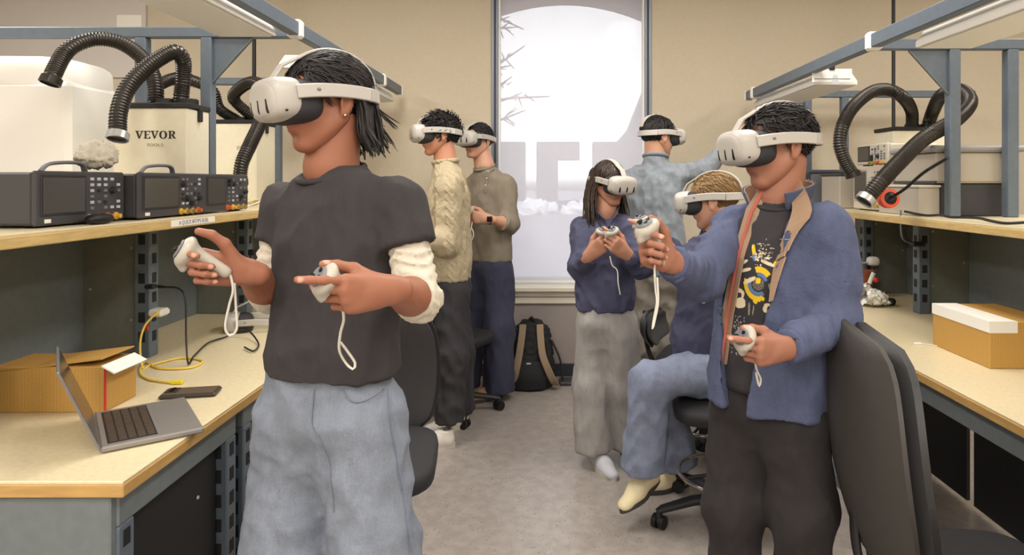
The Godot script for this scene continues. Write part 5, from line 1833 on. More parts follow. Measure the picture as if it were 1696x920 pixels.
# the controller that a hand holds
func grip_frame(h: Dictionary, tilt := 0.5, along := 0.03, out := 0.03, rise := 0.0) -> Transform3D:
	var y: Vector3 = (h.s * cos(tilt) + h.d * sin(tilt)).normalized()
	var z: Vector3 = (h.d - y * h.d.dot(y)).normalized()
	return Transform3D(Basis(y.cross(z), y, z), h.knuckle + h.d * (along - 0.03) + h.n * out + h.s * (0.025 + rise))

# ---------------------------------------------------------------- shoes
func shoe(parent: Node3D, heel: Vector3, yaw: float, m: Material, sm: Material, pitch := 0.0, size := 1.0) -> void:
	var T := Transform3D(facing(yaw, pitch).scaled_local(Vector3.ONE * size), heel)
	var s := Sdf.new(Vector3(-0.06, -0.01, -0.03), Vector3(0.06, 0.13, 0.3), 0.007)
	s.cone(Vector3(0, 0.042, 0.035), Vector3(0, 0.04, 0.15), 0.038, 0.037, 0.02)
	s.cone(Vector3(0, 0.03, 0.15), Vector3(0, 0.022, 0.225), 0.043, 0.036, 0.03, Vector3.UP, 0.8)
	s.cone(Vector3(0, 0.06, 0.04), Vector3(0, 0.098, 0.04), 0.038, 0.04, 0.02, Vector3.ZERO, 1.0, 0, 0, true)
	s.cone(Vector3(0, 0.07, 0.08), Vector3(0, 0.055, 0.14), 0.028, 0.026, 0.03)
	s.cut(Vector3(0, 0.012, 0), Vector3.DOWN)
	var g := geo()
	s.into(g)
	part("shoe", moved_to(g, T), m, parent)
	var poly := PackedVector2Array()
	for k in 28:
		var a := TAU * k / 28.0
		var z := 0.127 + 0.136 * sin(a)
		var w := (0.042 if z > 0.12 else 0.036) + 0.006 * sin(clampf((z - 0.1) / 0.13, 0, 1) * PI)
		poly.append(Vector2(cos(a) * w, z))
	g = geo()
	g.T = Transform3D(Basis(Vector3.RIGHT, Vector3.BACK, Vector3.DOWN), Vector3.ZERO)
	g.prism(poly, 0.0, -0.022)
	part("shoe_sole", moved_to(g, T), sm, parent)
	g = geo()
	for k in 4:
		var z := 0.085 + 0.022 * k
		g.tube([Vector3(-0.02, 0.092 - 0.5 * (z - 0.085) * 0.75, z), Vector3(0, 0.101 - 0.5 * (z - 0.085) * 0.8, z + 0.003), Vector3(0.02, 0.092 - 0.5 * (z - 0.085) * 0.75, z)], 0.0032, 5)
	part("laces", moved_to(g, T), M.paper, parent)

func neck_ring(parent: Node3D, m: Material, c: Vector3, nrm: Vector3, rx: float, rz: float, yaw: float, r: float, called := "collar") -> void:
	var ax := axes(yaw)
	var pts := []
	var slope := nrm.normalized()
	for k in 33:
		var a := TAU * k / 32.0
		var p: Vector3 = ax[0] * cos(a) * rx + ax[1] * sin(a) * rz
		p.y = -(slope.x * p.x + slope.z * p.z) / slope.y
		pts.append(c + p)
	part(called, geo().tube(pts, r, 8, false), m, parent)

# a thin sheet of cloth between two edges
func sheet(called: String, parent: Node3D, a: Array, b: Array, m: Material, thick := 0.004) -> void:
	var g := geo()
	var k := a.size()
	for i in k - 1:
		var n: Vector3 = (a[i + 1] - a[i]).cross(b[i] - a[i]).normalized()
		if n.z < 0.0:
			n = -n
		var o := n * -thick
		g.quad(a[i], a[i + 1], b[i + 1], b[i], n)
		g.quad(a[i] + o, a[i + 1] + o, b[i + 1] + o, b[i] + o, -n)
		g.quad(a[i], a[i + 1], a[i + 1] + o, a[i] + o, (a[i] - b[i]).normalized())
		g.quad(b[i], b[i + 1], b[i + 1] + o, b[i] + o, (b[i] - a[i]).normalized())
	part(called, g, m, parent)


func people() -> void:
	make_head()
	print("head ", Time.get_ticks_msec())
	man_charcoal()
	man_jacket()
	man_sweater()
	man_henley()
	woman_navy()
	man_shirt()
	seated()

func man_charcoal() -> void:
	var yaw := -20.0
	var ax := axes(yaw)
	var skin := skin_tone(rgb(156, 102, 78))
	var head := Vector3(-0.558, 1.640, -1.640)
	var hb := facing(-47, 5, 0)
	var sl := Vector3(-0.361, 1.385, -1.580)
	var el := Vector3(-0.309, 1.168, -1.540)
	var wl := Vector3(-0.328, 1.223, -1.310)
	var sr := Vector3(-0.690, 1.381, -1.720)
	var er := Vector3(-0.726, 1.154, -1.710)
	var wr := Vector3(-0.700, 1.235, -1.500)
	var legR := [Vector3(-0.643, 0.806, -1.680), Vector3(-0.663, 0.484, -1.670), Vector3(-0.678, 0.088, -1.690)]
	var legL := [Vector3(-0.461, 0.833, -1.610), Vector3(-0.418, 0.535, -1.580), Vector3(-0.392, 0.133, -1.580)]
	var P := person("man in charcoal T-shirt over white sleeves and pale wide jeans, standing at left", Vector3(-0.53, 0, -1.65), skin, head, hb, 1.02, Vector3(-0.552, 1.482, -1.660), Vector3(-0.555, 0.900, -1.650),
		[[sl, el, wl, Vector3(-0.66, 0.03, 0.68), Vector3(0.05, 1, 0), false, [[4, 12, 8], [42, 55, 30], [60, 70, 40], [66, 76, 45]], [[0.85, 0.5, 0.25], [0.98, 0.25, 0.15], [1.0, 0.1, 0.1]]],
		[sr, er, wr, Vector3(-0.78, 0.2, 0.45), Vector3(-0.1, 1, 0.1), true, [[38, 60, 40], [62, 80, 48], [68, 82, 48], [70, 82, 48]], [[0.62, 0.75, 0.15], [0.85, 0.45, 0.15], [0.97, 0.1, 0.1]], skin_tone(rgb(214, 70, 70))]],
		[legR, legL], skin_tone(rgb(214, 160, 140)), 0.012)
	var t: Node3D = P.node
	# undershirt sleeves, long and pushed up
	garment("undershirt_sleeve", M.thermal_cream, t, [["cone", sl.lerp(el, 0.2), el + Vector3(0, -0.005, 0), 0.05, 0.05, 0.02, 0.0025, 260.0], ["cone", el, el.lerp(wl, 0.22), 0.05, 0.047, 0.02, 0.003, 330.0, true]], 0.007, 0.004, Vector3(16, 26, 16), 31)
	garment("undershirt_sleeve", M.thermal_cream, t, [["cone", sr.lerp(er, 0.2), er + Vector3(0, -0.005, 0), 0.048, 0.047, 0.02, 0.0025, 260.0], ["cone", er, er.lerp(wr, 0.12), 0.047, 0.046, 0.02, 0.003, 330.0, true]], 0.008, 0.004, Vector3(16, 26, 16), 32)
	# T-shirt
	var st := [[Vector3(-0.544, 0.969, -1.650), 0.18, 0.136], [Vector3(-0.543, 1.065, -1.650), 0.176, 0.13], [Vector3(-0.532, 1.185, -1.650), 0.172, 0.122], [Vector3(-0.526, 1.305, -1.650), 0.178, 0.122], [Vector3(-0.531, 1.380, -1.655), 0.165, 0.108], [Vector3(-0.542, 1.431, -1.660), 0.118, 0.088], [Vector3(-0.552, 1.476, -1.660), 0.08, 0.079]]
	var ops := [["loft", st, yaw], ["cut", Vector3(-0.552, 1.460, -1.660), (Vector3.UP + ax[1] * 0.28 - ax[0] * 0.05).normalized()], ["cone", Vector3(-0.514, 1.419, -1.620), sl + Vector3(-0.015, 0.0, 0), 0.052, 0.056, 0.05], ["cone", Vector3(-0.580, 1.418, -1.700), sr + Vector3(0.015, 0, 0), 0.052, 0.056, 0.05], ["cone", sl, sl.lerp(el, 0.44), 0.058, 0.064, 0.03, 0, 0, true], ["cone", sr, sr.lerp(er, 0.42), 0.056, 0.06, 0.03, 0, 0, true]]
	garment("t_shirt", M.tee_charcoal, t, ops, 0.0085, 0.0075, Vector3(5, 3.2, 5), 33)
	neck_ring(t, M.tee_charcoal, Vector3(-0.552, 1.460, -1.660), Vector3.UP + ax[1] * 0.28 - ax[0] * 0.05, 0.079, 0.08, yaw, 0.008)
	# jeans
	garment("jeans", M.jeans_pale, t, [["loft", [[Vector3(-0.555, 0.772, -1.650), 0.12, 0.08], [Vector3(-0.555, 0.855, -1.650), 0.178, 0.13], [Vector3(-0.555, 0.930, -1.650), 0.168, 0.122], [Vector3(-0.555, 1.012, -1.650), 0.155, 0.112]], yaw, 0.05], ["cone", legR[0], legR[1], 0.112, 0.112, 0.06, 0.0035, 46.0], ["cone", legR[1], legR[2], 0.112, 0.118, 0.05, 0, 0, true], ["cone", legL[0], legL[1], 0.11, 0.102, 0.06, 0.0035, 46.0], ["cone", legL[1], legL[2], 0.1, 0.112, 0.05, 0, 0, true]], 0.0095, 0.006, Vector3(3.2, 5.0, 3.2), 34)
	# fly, pocket and side seams as raised stitching on the cloth
	seam("fly_seam", t, [Vector3(-0.559, 0.960, -1.500), Vector3(-0.558, 0.933, -1.500), Vector3(-0.550, 0.895, -1.500), Vector3(-0.525, 0.854, -1.500)], Vector3(-0.3, 0, 1), 0.0014, M.stitch)
	seam("pocket_seam", t, [Vector3(-0.481, 0.960, -1.500), Vector3(-0.472, 0.944, -1.500), Vector3(-0.443, 0.933, -1.500), Vector3(-0.402, 0.946, -1.500), Vector3(-0.383, 0.960, -1.500)], Vector3(0, 0, 1), 0.0015, M.stitch)
	seam("side_seam", t, [Vector3(-0.375, 0.949, -1.500), Vector3(-0.364, 0.867, -1.500), Vector3(-0.348, 0.772, -1.500), Vector3(-0.331, 0.676, -1.500), Vector3(-0.318, 0.581, -1.500)], Vector3(0.2, 0, 1), 0.0013, M.jeans_pocket)
	seam("inner_seam", t, [Vector3(-0.525, 0.847, -1.500), Vector3(-0.505, 0.772, -1.500), Vector3(-0.495, 0.690, -1.500)], Vector3(-0.1, 0, 1), 0.0013, M.stitch)
	hair(t, P.head, M.hair_black, 41, 900, 0.075, 0.005, 0.002, 0.0042, Vector3(0, -0.2, -1.0), -0.005)
	var lk := []
	for k in 9:
		var a := lerpf(-1.25, 1.25, k / 8.0)
		var p := Vector3(sin(a) * 0.078, -0.005, -0.02 - cos(a) * 0.085)
		lk.append([p + Vector3(0, 0.03, 0), p + Vector3(0, -0.03, -0.006), p + Vector3(sin(a) * 0.002, -0.08, -0.006), p + Vector3(sin(a) * 0.004, -0.125, -0.012 - 0.008 * (k % 3))])
	locks(t, P.head, M.hair_black, "nape_hair", lk, 0.0065, 42, 14, 0.008)
	lk = []
	for k in 7:
		lk.append([Vector3(0.02 * (k - 3), -0.03 - 0.012 * (k % 3), -0.1), Vector3(0.022 * (k - 3), -0.06 - 0.014 * (k % 3), -0.125), Vector3(0.022 * (k - 3), -0.075 - 0.02 * (k % 3), -0.142)])
	locks(t, P.head, M.hair_black, "flicked_hair", lk, 0.0035, 43, 6, 0.006)
	single_earring(t, P.head)
	shoe(t, Vector3(-0.688, 0.080, -1.700) * Vector3(1, 0, 1), -45, M.shoe_white, M.sole)
	shoe(t, Vector3(-0.373, 0.101, -1.550) * Vector3(1, 0, 1), -15, M.shoe_white, M.sole)
	headset("white VR headset on the man in the charcoal T-shirt at left", P.head)
	var c := controller("pale controller in the charcoal shirt man's front hand, strap looping down over his shirt", grip_frame(P.hands[0], 0.75, 0.045, 0.026, 0.0))
	wrist_strap(c, [Vector3(-0.421, 1.189, -1.330), Vector3(-0.421, 1.160, -1.340), Vector3(-0.434, 1.128, -1.360), Vector3(-0.443, 1.089, -1.380), Vector3(-0.437, 1.058, -1.400), Vector3(-0.421, 1.043, -1.400), Vector3(-0.416, 1.056, -1.400), Vector3(-0.431, 1.086, -1.390), Vector3(-0.440, 1.104, -1.380)])
	c = controller("pale controller in the charcoal shirt man's raised hand over the bench", grip_frame(P.hands[1], 0.95, 0.05, 0.03, 0.004))
	wrist_strap(c, [Vector3(-0.716, 1.255, -1.450), Vector3(-0.709, 1.234, -1.460), Vector3(-0.707, 1.199, -1.470), Vector3(-0.720, 1.164, -1.480), Vector3(-0.734, 1.115, -1.490), Vector3(-0.730, 1.091, -1.500), Vector3(-0.713, 1.105, -1.500), Vector3(-0.710, 1.156, -1.490), Vector3(-0.704, 1.213, -1.470)])

func single_earring(t: Node3D, T: Transform3D) -> void:
	part("earring", geo().pillow(T * Vector3(0.085, -0.043, -0.003), Vector3(0.0035, 0.0035, 0.0035), 0.9, 0.9, 10, 6), M.chrome, t)

func man_jacket() -> void:
	var yaw := -48.0
	var ax := axes(yaw)
	var sd: Vector3 = ax[0]
	var fw: Vector3 = ax[1]
	var skin := skin_tone(rgb(164, 112, 90))
	var head := Vector3(0.663, 1.549, -1.960)
	var hb := facing(-80, 6, 0)
	var sl := Vector3(0.764, 1.307, -1.830)
	var el := Vector3(0.779, 1.054, -1.820)
	var wl := Vector3(0.578, 1.020, -1.660)
	var sr := Vector3(0.562, 1.285, -2.080)
	var er := Vector3(0.427, 1.160, -1.900)
	var wr := Vector3(0.291, 1.241, -1.660)
	var legR := [Vector3(0.578, 0.720, -2.030), Vector3(0.546, 0.462, -2.010), Vector3(0.572, 0.098, -2.050)]
	var legL := [Vector3(0.696, 0.766, -1.900), Vector3(0.709, 0.509, -1.880), Vector3(0.721, 0.140, -1.920)]
	var P := person("man in open blue fleece jacket and black printed T-shirt, standing at right", Vector3(0.64, 0, -1.96), skin, head, hb, 1.02, Vector3(0.677, 1.400, -1.980), Vector3(0.645, 0.831, -1.970),
		[[sl, el, wl, Vector3(-0.8, 0.04, 0.5), Vector3(0.1, 1, 0.1), false, [[8, 20, 12], [45, 55, 30], [56, 66, 38], [62, 70, 42]], [[0.85, 0.5, 0.25], [0.98, 0.2, 0.2], [1.0, 0.0, 0.2]]],
		[sr, er, wr, Vector3(-0.72, 0.35, 0.45), Vector3(-0.15, 1, 0.05), true, [[40, 62, 42], [66, 82, 48], [70, 82, 48], [72, 82, 48]], [[0.62, 0.75, 0.1], [0.9, 0.4, 0.1], [1.0, 0.05, 0.05]]]],
		[legR, legL], skin_tone(rgb(218, 170, 150)), 0.012)
	var t: Node3D = P.node
	# printed T-shirt
	var tee := [[Vector3(0.636, 0.845, -1.960), 0.158, 0.112], [Vector3(0.643, 0.977, -1.960), 0.158, 0.112], [Vector3(0.661, 1.118, -1.965), 0.16, 0.112], [Vector3(0.672, 1.243, -1.970), 0.162, 0.108], [Vector3(0.675, 1.314, -1.975), 0.14, 0.092], [Vector3(0.677, 1.359, -1.980), 0.09, 0.075], [Vector3(0.677, 1.382, -1.980), 0.07, 0.066]]
	var g := geo()
	solid([["loft", tee, yaw]], 0.01, g)
	g.moved(0, 0.003, Vector3(8, 6, 8), 51)
	var ce := Vector3(0.661, 1.118, -1.965)
	for i in g.v.size():
		var q := g.v[i] - ce
		var u := 0.5 + q.dot(sd) / 0.34
		var v := 0.5 - q.y / 0.6
		g.uv.append(Vector2(clampf(u, 0.01, 0.99), clampf(v, 0.01, 0.99)) if g.n[i].dot(fw) > 0.0 else Vector2(0.02, 0.02))
	var tm := mat(Color.WHITE, 0.9)
	tm.albedo_texture = shirt_print()
	part("printed_t_shirt", g, tm, t)
	neck_ring(t, M.tee_charcoal, Vector3(0.673, 1.377, -1.975), Vector3(-0.12, 1, 0.28), 0.069, 0.067, yaw, 0.008)
	# trousers
	garment("trousers", M.trousers_dark, t, [["loft", [[Vector3(0.639, 0.679, -1.970), 0.11, 0.075], [Vector3(0.639, 0.759, -1.970), 0.172, 0.122], [Vector3(0.641, 0.849, -1.970), 0.158, 0.11], [Vector3(0.643, 0.881, -1.970), 0.15, 0.104]], yaw, 0.05], ["cone", legR[0], legR[1], 0.1, 0.086, 0.05], ["cone", legR[1], legR[2], 0.086, 0.07, 0.05, 0, 0, true], ["cone", legL[0], legL[1], 0.1, 0.086, 0.05], ["cone", legL[1], legL[2], 0.086, 0.07, 0.05, 0, 0, true]], 0.011, 0.007, Vector3(6, 3.4, 6), 52)
	neck_ring(t, M.trousers_dark, Vector3(0.641, 0.842, -1.970), Vector3(0, 1, 0), 0.158, 0.112, yaw, 0.014, "waistband")
	# jacket with an open front
	var js := [[Vector3(0.636, 0.777, -1.960), 0.192, 0.142], [Vector3(0.640, 0.905, -1.960), 0.188, 0.14], [Vector3(0.659, 1.083, -1.965), 0.186, 0.136], [Vector3(0.673, 1.225, -1.970), 0.188, 0.13], [Vector3(0.677, 1.305, -1.975), 0.168, 0.112], [Vector3(0.679, 1.359, -1.980), 0.112, 0.088], [Vector3(0.677, 1.390, -1.980), 0.085, 0.078]]
	var o1: Vector3 = js[2][0]
	var ops := [["loft", js, yaw], ["cone", Vector3(0.658, 1.321, -1.930), sl + Vector3(-0.01, 0, 0), 0.062, 0.066, 0.05], ["cone", Vector3(0.689, 1.315, -2.020), sr + Vector3(0.01, 0, 0), 0.062, 0.064, 0.05],
		["notch", o1 - sd * 0.118, (sd + Vector3(0, 0.14, 0)).normalized(), o1 + sd * 0.045, (-sd + Vector3(0, 0.16, 0)).normalized(), o1 + fw * 0.03, fw],
		["cone", sl, sl.lerp(el, 0.5), 0.068, 0.066, 0.04], ["cone", sl.lerp(el, 0.5), el, 0.066, 0.062, 0.03, 0.002, 90.0], ["cone", el, el.lerp(wl, 0.9), 0.062, 0.05, 0.03, 0.003, 120.0, true],
		["cone", sr, er, 0.066, 0.062, 0.04, 0.002, 90.0], ["cone", er, er.lerp(wr, 0.88), 0.062, 0.047, 0.03, 0.003, 120.0, true]]
	garment("fleece_jacket", M.fleece_blue, t, ops, 0.0095, 0.006, Vector3(5.5, 4.0, 5.5), 53)
	seam("chest_logo", t, [Vector3(0.597, 1.273, -1.700), Vector3(0.617, 1.278, -1.700), Vector3(0.637, 1.278, -1.700)], Vector3(-0.2, 0, 1), 0.0022, mat(rgb(128, 140, 172), 0.9))
	# tan lining: a narrow facing on one front edge, a wide folded lapel on the other
	sheet("lining", t, [Vector3(0.620, 1.429, -1.970), Vector3(0.576, 1.359, -1.975), Vector3(0.538, 1.224, -1.980), Vector3(0.509, 1.061, -1.985), Vector3(0.491, 0.891, -1.985)], [Vector3(0.640, 1.401, -1.950), Vector3(0.598, 1.334, -1.940), Vector3(0.554, 1.212, -1.930), Vector3(0.527, 1.052, -1.940), Vector3(0.509, 0.901, -1.950)], M.lining)
	sheet("lining_stripe", t, [Vector3(0.617, 1.419, -1.955), Vector3(0.581, 1.351, -1.955), Vector3(0.541, 1.220, -1.950), Vector3(0.514, 1.063, -1.955), Vector3(0.495, 0.905, -1.960)], [Vector3(0.622, 1.412, -1.950), Vector3(0.586, 1.346, -1.948), Vector3(0.546, 1.217, -1.945), Vector3(0.519, 1.061, -1.948), Vector3(0.500, 0.908, -1.952)], M.lining_stripe, 0.002)
	var up := (fw * 0.6 + Vector3(0.1, 0.1, 0.7)).normalized()
	var oa := []
	var ob := []
	for q in [[Vector3(0.706, 1.440, -1.900), Vector3(0.682, 1.402, -1.900)], [Vector3(0.718, 1.386, -1.850), Vector3(0.675, 1.364, -1.860)], [Vector3(0.720, 1.344, -1.830), Vector3(0.657, 1.330, -1.840)], [Vector3(0.673, 1.311, -1.820), Vector3(0.634, 1.291, -1.820)], [Vector3(0.637, 1.260, -1.800), Vector3(0.607, 1.235, -1.800)], [Vector3(0.614, 1.186, -1.800), Vector3(0.592, 1.175, -1.800)], [Vector3(0.596, 1.113, -1.800), Vector3(0.586, 1.109, -1.800)]]:
		oa.append(on_cloth(q[0] - up * 0.3, up, 0.014))
		ob.append(on_cloth(q[1] - up * 0.3, up, 0.01))
	oa[0] = Vector3(0.712, 1.443, -1.915)
	ob[0] = Vector3(0.691, 1.394, -1.930)
	for q in [oa, ob]:
		for k in range(1, q.size() - 1):
			q[k] = q[k] * 0.6 + (q[k - 1] + q[k + 1]) * 0.2
	sheet("lapel", t, resample(oa, 22), resample(ob, 22), M.lining)
	for q in [[el, wl], [er, wr]]:
		var a: Vector3 = q[0].lerp(q[1], 0.86)
		var b: Vector3 = q[0].lerp(q[1], 0.93)
		garment("cuff", M.fleece_blue, t, [["cone", a, b, 0.046, 0.042, 0.01, 0, 0, true]], 0.007, 0, Vector3.ONE, 0)
	# standing collar open at the front, tan inside
	var nk := Vector3(0.679, 1.397, -1.985)
	for k in [[0.088, 0.086, M.fleece_blue, "collar"], [0.082, 0.08, M.lining, "collar_lining"]]:
		var cp := []
		var cs := []
		for j in 21:
			var a := lerpf(deg_to_rad(128), deg_to_rad(412), j / 20.0)
			var d: Vector3 = sd * cos(a) + fw * sin(a)
			var open := clampf(absf(j - 10) / 10.0, 0, 1)
			cp.append(nk + sd * cos(a) * (k[0] + 0.012 * open) + fw * sin(a) * (k[1] + 0.012 * open) + Vector3(0, 0.018 - 0.035 * pow(open, 2.0), 0))
			cs.append((Vector3.UP + d * (0.15 + 0.3 * open)).normalized())
		part(k[3], geo().band(cp, cs, 0.056, 0.006), k[2], t)
	hair(t, P.head, M.hair_black, 61, 900, 0.042, 0.009, 0.0015, 0.0038, Vector3(0.1, 0.15, -0.7), 0.004)
	shoe(t, Vector3(0.558, 0.027, -1.980) * Vector3(1, 0, 1), -50, M.dark_grey, M.sole)
	shoe(t, Vector3(0.737, 0.019, -1.930) * Vector3(1, 0, 1), -20, M.dark_grey, M.sole)
	headset("white VR headset on the man in the open blue jacket", P.head)
	var c := controller("grey white controller held low in front of the black T-shirt", grip_frame(P.hands[0], 0.8, 0.045, 0.026, 0.0))
	wrist_strap(c, [Vector3(0.506, 0.987, -1.660), Vector3(0.518, 0.959, -1.680), Vector3(0.533, 0.933, -1.700), Vector3(0.532, 0.911, -1.710), Vector3(0.518, 0.951, -1.690)])
	c = controller("white controller gripped by the outstretched hand of the man in the blue jacket", grip_frame(P.hands[1], 0.6, 0.05, 0.03, 0.012))
	wrist_strap(c, [Vector3(0.243, 1.273, -1.600), Vector3(0.250, 1.254, -1.600), Vector3(0.246, 1.229, -1.600), Vector3(0.250, 1.177, -1.610), Vector3(0.253, 1.147, -1.610), Vector3(0.247, 1.101, -1.620), Vector3(0.244, 1.079, -1.620), Vector3(0.249, 1.098, -1.620), Vector3(0.256, 1.147, -1.610), Vector3(0.252, 1.207, -1.600)])

func resample(pts: Array, n: int) -> Array:
	var q := curve(pts, 0.004)
	var r := []
	for k in n:
		r.append(q[int(round(k * (q.size() - 1) / float(n - 1)))])
	return r

func center_at(st: Array, y: float) -> Array:
	for i in st.size() - 1:
		if y <= st[i + 1][0].y or i == st.size() - 2:
			var q := clampf((y - st[i][0].y) / (st[i + 1][0].y - st[i][0].y), 0.0, 1.0)
			var c: Vector3 = st[i][0].lerp(st[i + 1][0], q)
			c.y = y
			return [c, lerpf(st[i][1], st[i + 1][1], q), lerpf(st[i][2], st[i + 1][2], q)]
	return st[0]

func shirt_print() -> ImageTexture:
	var w := 340
	var h := 600
	var im := Image.create(w, h, false, Image.FORMAT_RGB8)
	im.fill(rgb(52, 50, 54))
	var cream := rgb(228, 214, 180)
	var yel := rgb(236, 196, 36)
	var blu := rgb(96, 122, 168)
	var gr := rgb(150, 142, 124)
	var rg := RandomNumberGenerator.new()
	rg.seed = 12
	# one texel is a millimetre; the middle of the chest is at (170, 300)
	var cx := 176
	var cy := 270
	# ring fragments
	for y in range(-60, 60):
		for x in range(-60, 60):
			var r := sqrt(x * x + y * y * 0.9)
			var a := atan2(y, x)
			var c := Color(0, 0, 0, 0)
			if r > 34 and r < 48 and (a > 1.4 or a < -2.9):
				c = yel
			elif r > 22 and r < 34 and (a > 1.0 or a < -2.6):
				c = blu
			elif r > 30 and r < 46 and a > -1.9 and a < -0.7:
				c = yel
			elif r > 20 and r < 30 and a > -1.8 and a < -0.4:
				c = blu
			elif r < 18 and fine.get_noise_2d(x * 2.0, y * 2.0) > 0.0:
				c = gr
			if c.a > 0.0:
				im.set_pixel(cx + x, cy + y, c)
	var dark := rgb(52, 50, 54)
	# [x, y, half length, half width, turn, colour]
	for b in [[-66, -72, 26, 5, 1.4, cream], [-84, -30, 30, 6, 1.9, cream], [-60, -52, 24, 5, -0.5, cream], [-46, -34, 20, 5, -0.3, cream], [-62, 34, 17, 13, 0.3, cream], [-58, 62, 18, 15, -0.2, cream], [-62, 40, 7, 7, 0.0, dark], [-22, -92, 18, 6, 1.3, yel], [-18, -72, 10, 7, 1.0, blu], [52, -70, 20, 6, -1.0, yel], [34, 66, 17, 14, 0.2, cream], [36, 66, 7, 7, 0.0, dark], [-1, -8, 8, 8, 0.0, yel], [12, 40, 8, 6, 0.5, yel], [-8, 52, 7, 5, 0.5, yel], [-26, 74, 18, 3, 1.5, gr], [-12, 76, 14, 2, 1.6, gr], [24, -60, 22, 5, 0.3, cream], [-30, -6, 22, 6, -0.5, cream], [40, 10, 16, 8, 1.2, gr], [44, 36, 9, 7, 0.4, cream]]:
		for y in range(-32, 33):
			for x in range(-32, 33):
				var u: float = (x * cos(b[4]) + y * sin(b[4])) / b[2]
				var v: float = (-x * sin(b[4]) + y * cos(b[4])) / b[3]
				if pow(absf(u), 3.0) + pow(absf(v), 3.0) < 1.0 + 0.5 * fine.get_noise_2d(x * 3.0, y * 3.0 + b[0]):
					im.set_pixel(cx + b[0] + x, cy + b[1] + y, b[5])
	for k in 70:
		im.fill_rect(Rect2i(cx + 4 + int(rg.randfn() * 14), cy - 84 + int(rg.randfn() * 14), rg.randi_range(2, 8), rg.randi_range(2, 6)), cream if rg.randf() < 0.7 else gr)
	for k in 90:
		im.fill_rect(Rect2i(cx - 78 + int(rg.randfn() * 18) + (k % 3) * 18, cy + 90 + k * 1 + rg.randi_range(0, 40), rg.randi_range(2, 5), rg.randi_range(2, 7)), rgb(176, 180, 186))
	for k in 3:
		im.fill_rect(Rect2i(cx - 10 + k * 14, cy + 168 + k * 22, 34, 14), cream)
	for k in 60:
		im.fill_rect(Rect2i(cx - 14 + k, cy + 142 + int(k * 0.9), 9, 7), rgb(84, 100, 150))
	return ImageTexture.create_from_image(im)

func man_sweater() -> void:
	var yaw := -75.0
	var skin := skin_tone(rgb(190, 134, 106))
	var sl := Vector3(-0.553, 1.414, -3.560)
	var el := Vector3(-0.570, 1.112, -3.540)
	var wl := Vector3(-0.695, 1.132, -3.460)
	var sr := Vector3(-0.613, 1.412, -3.900)
	var er := Vector3(-0.654, 1.076, -3.930)
	var wr := Vector3(-0.785, 1.105, -3.840)
	var legL := [Vector3(-0.556, 0.808, -3.660), Vector3(-0.551, 0.483, -3.630), Vector3(-0.563, 0.124, -3.620)]
	var legR := [Vector3(-0.580, 0.780, -3.820), Vector3(-0.538, 0.468, -3.820), Vector3(-0.526, 0.093, -3.880)]
	var P := person("man in cream cable-knit sweater and black jeans behind the charcoal shirt man", Vector3(-0.57, 0, -3.73), skin, Vector3(-0.634, 1.708, -3.730), facing(-70, 2), 1.0, Vector3(-0.600, 1.549, -3.730), Vector3(-0.578, 0.862, -3.740),
		[[sl, el, wl, Vector3(-1, 0.1, 0.1), Vector3(0, 1, 0), false, GRIP, THUMB_ON], [sr, er, wr, Vector3(-1, 0.1, 0.1), Vector3(0, 1, 0), true, GRIP, THUMB_ON]], [legL, legR], skin)
	var t: Node3D = P.node
	garment("cable_knit_sweater", M.sweater, t, [["loft", [[Vector3(-0.580, 0.891, -3.730), 0.17, 0.125], [Vector3(-0.583, 0.999, -3.730), 0.178, 0.13], [Vector3(-0.587, 1.203, -3.730), 0.175, 0.125], [Vector3(-0.583, 1.355, -3.730), 0.178, 0.12], [Vector3(-0.583, 1.440, -3.730), 0.15, 0.1], [Vector3(-0.587, 1.508, -3.730), 0.085, 0.08], [Vector3(-0.600, 1.549, -3.730), 0.073, 0.073]], yaw]] + yoke(Vector3(-0.600, 1.569, -3.730), sl, sr, 0.058) + [["cone", sl, el, 0.066, 0.066, 0.05], ["cone", el, wl, 0.064, 0.05, 0.04, 0.003, 90.0, true], ["cone", sr, er, 0.066, 0.064, 0.05], ["cone", er, wr, 0.064, 0.05, 0.04, 0, 0, true]], 0.012, 0.008, Vector3(9, 6, 9), 71)
	neck_ring(t, M.sweater, Vector3(-0.600, 1.549, -3.730), Vector3(-0.12, 1, 0), 0.068, 0.068, yaw, 0.013)
	garment("black_jeans", M.black_jeans, t, [["loft", [[Vector3(-0.571, 0.719, -3.740), 0.11, 0.075], [Vector3(-0.575, 0.862, -3.740), 0.165, 0.115], [Vector3(-0.578, 0.923, -3.740), 0.155, 0.108]], yaw, 0.05], ["cone", legL[0], legL[1], 0.098, 0.088, 0.05], ["cone", legL[1], legL[2], 0.088, 0.08, 0.05, 0.003, 60.0, true], ["cone", legR[0], legR[1], 0.095, 0.085, 0.05], ["cone", legR[1], legR[2], 0.085, 0.075, 0.05, 0, 0, true]], 0.014, 0.01, Vector3(7, 4, 7), 72)
	hair(t, P.head, M.hair_black, 73, 600, 0.045, 0.02, 0.01, 0.005, Vector3(0.0, 0.1, 0.2), -0.005)
	shoe(t, Vector3(-0.535, 0, -3.6), -70, M.shoe_white, M.sole)
	shoe(t, Vector3(-0.5, 0, -3.9), -62, M.shoe_white, M.sole)
	headset("white VR headset on the curly-haired man in the cream sweater", P.head)

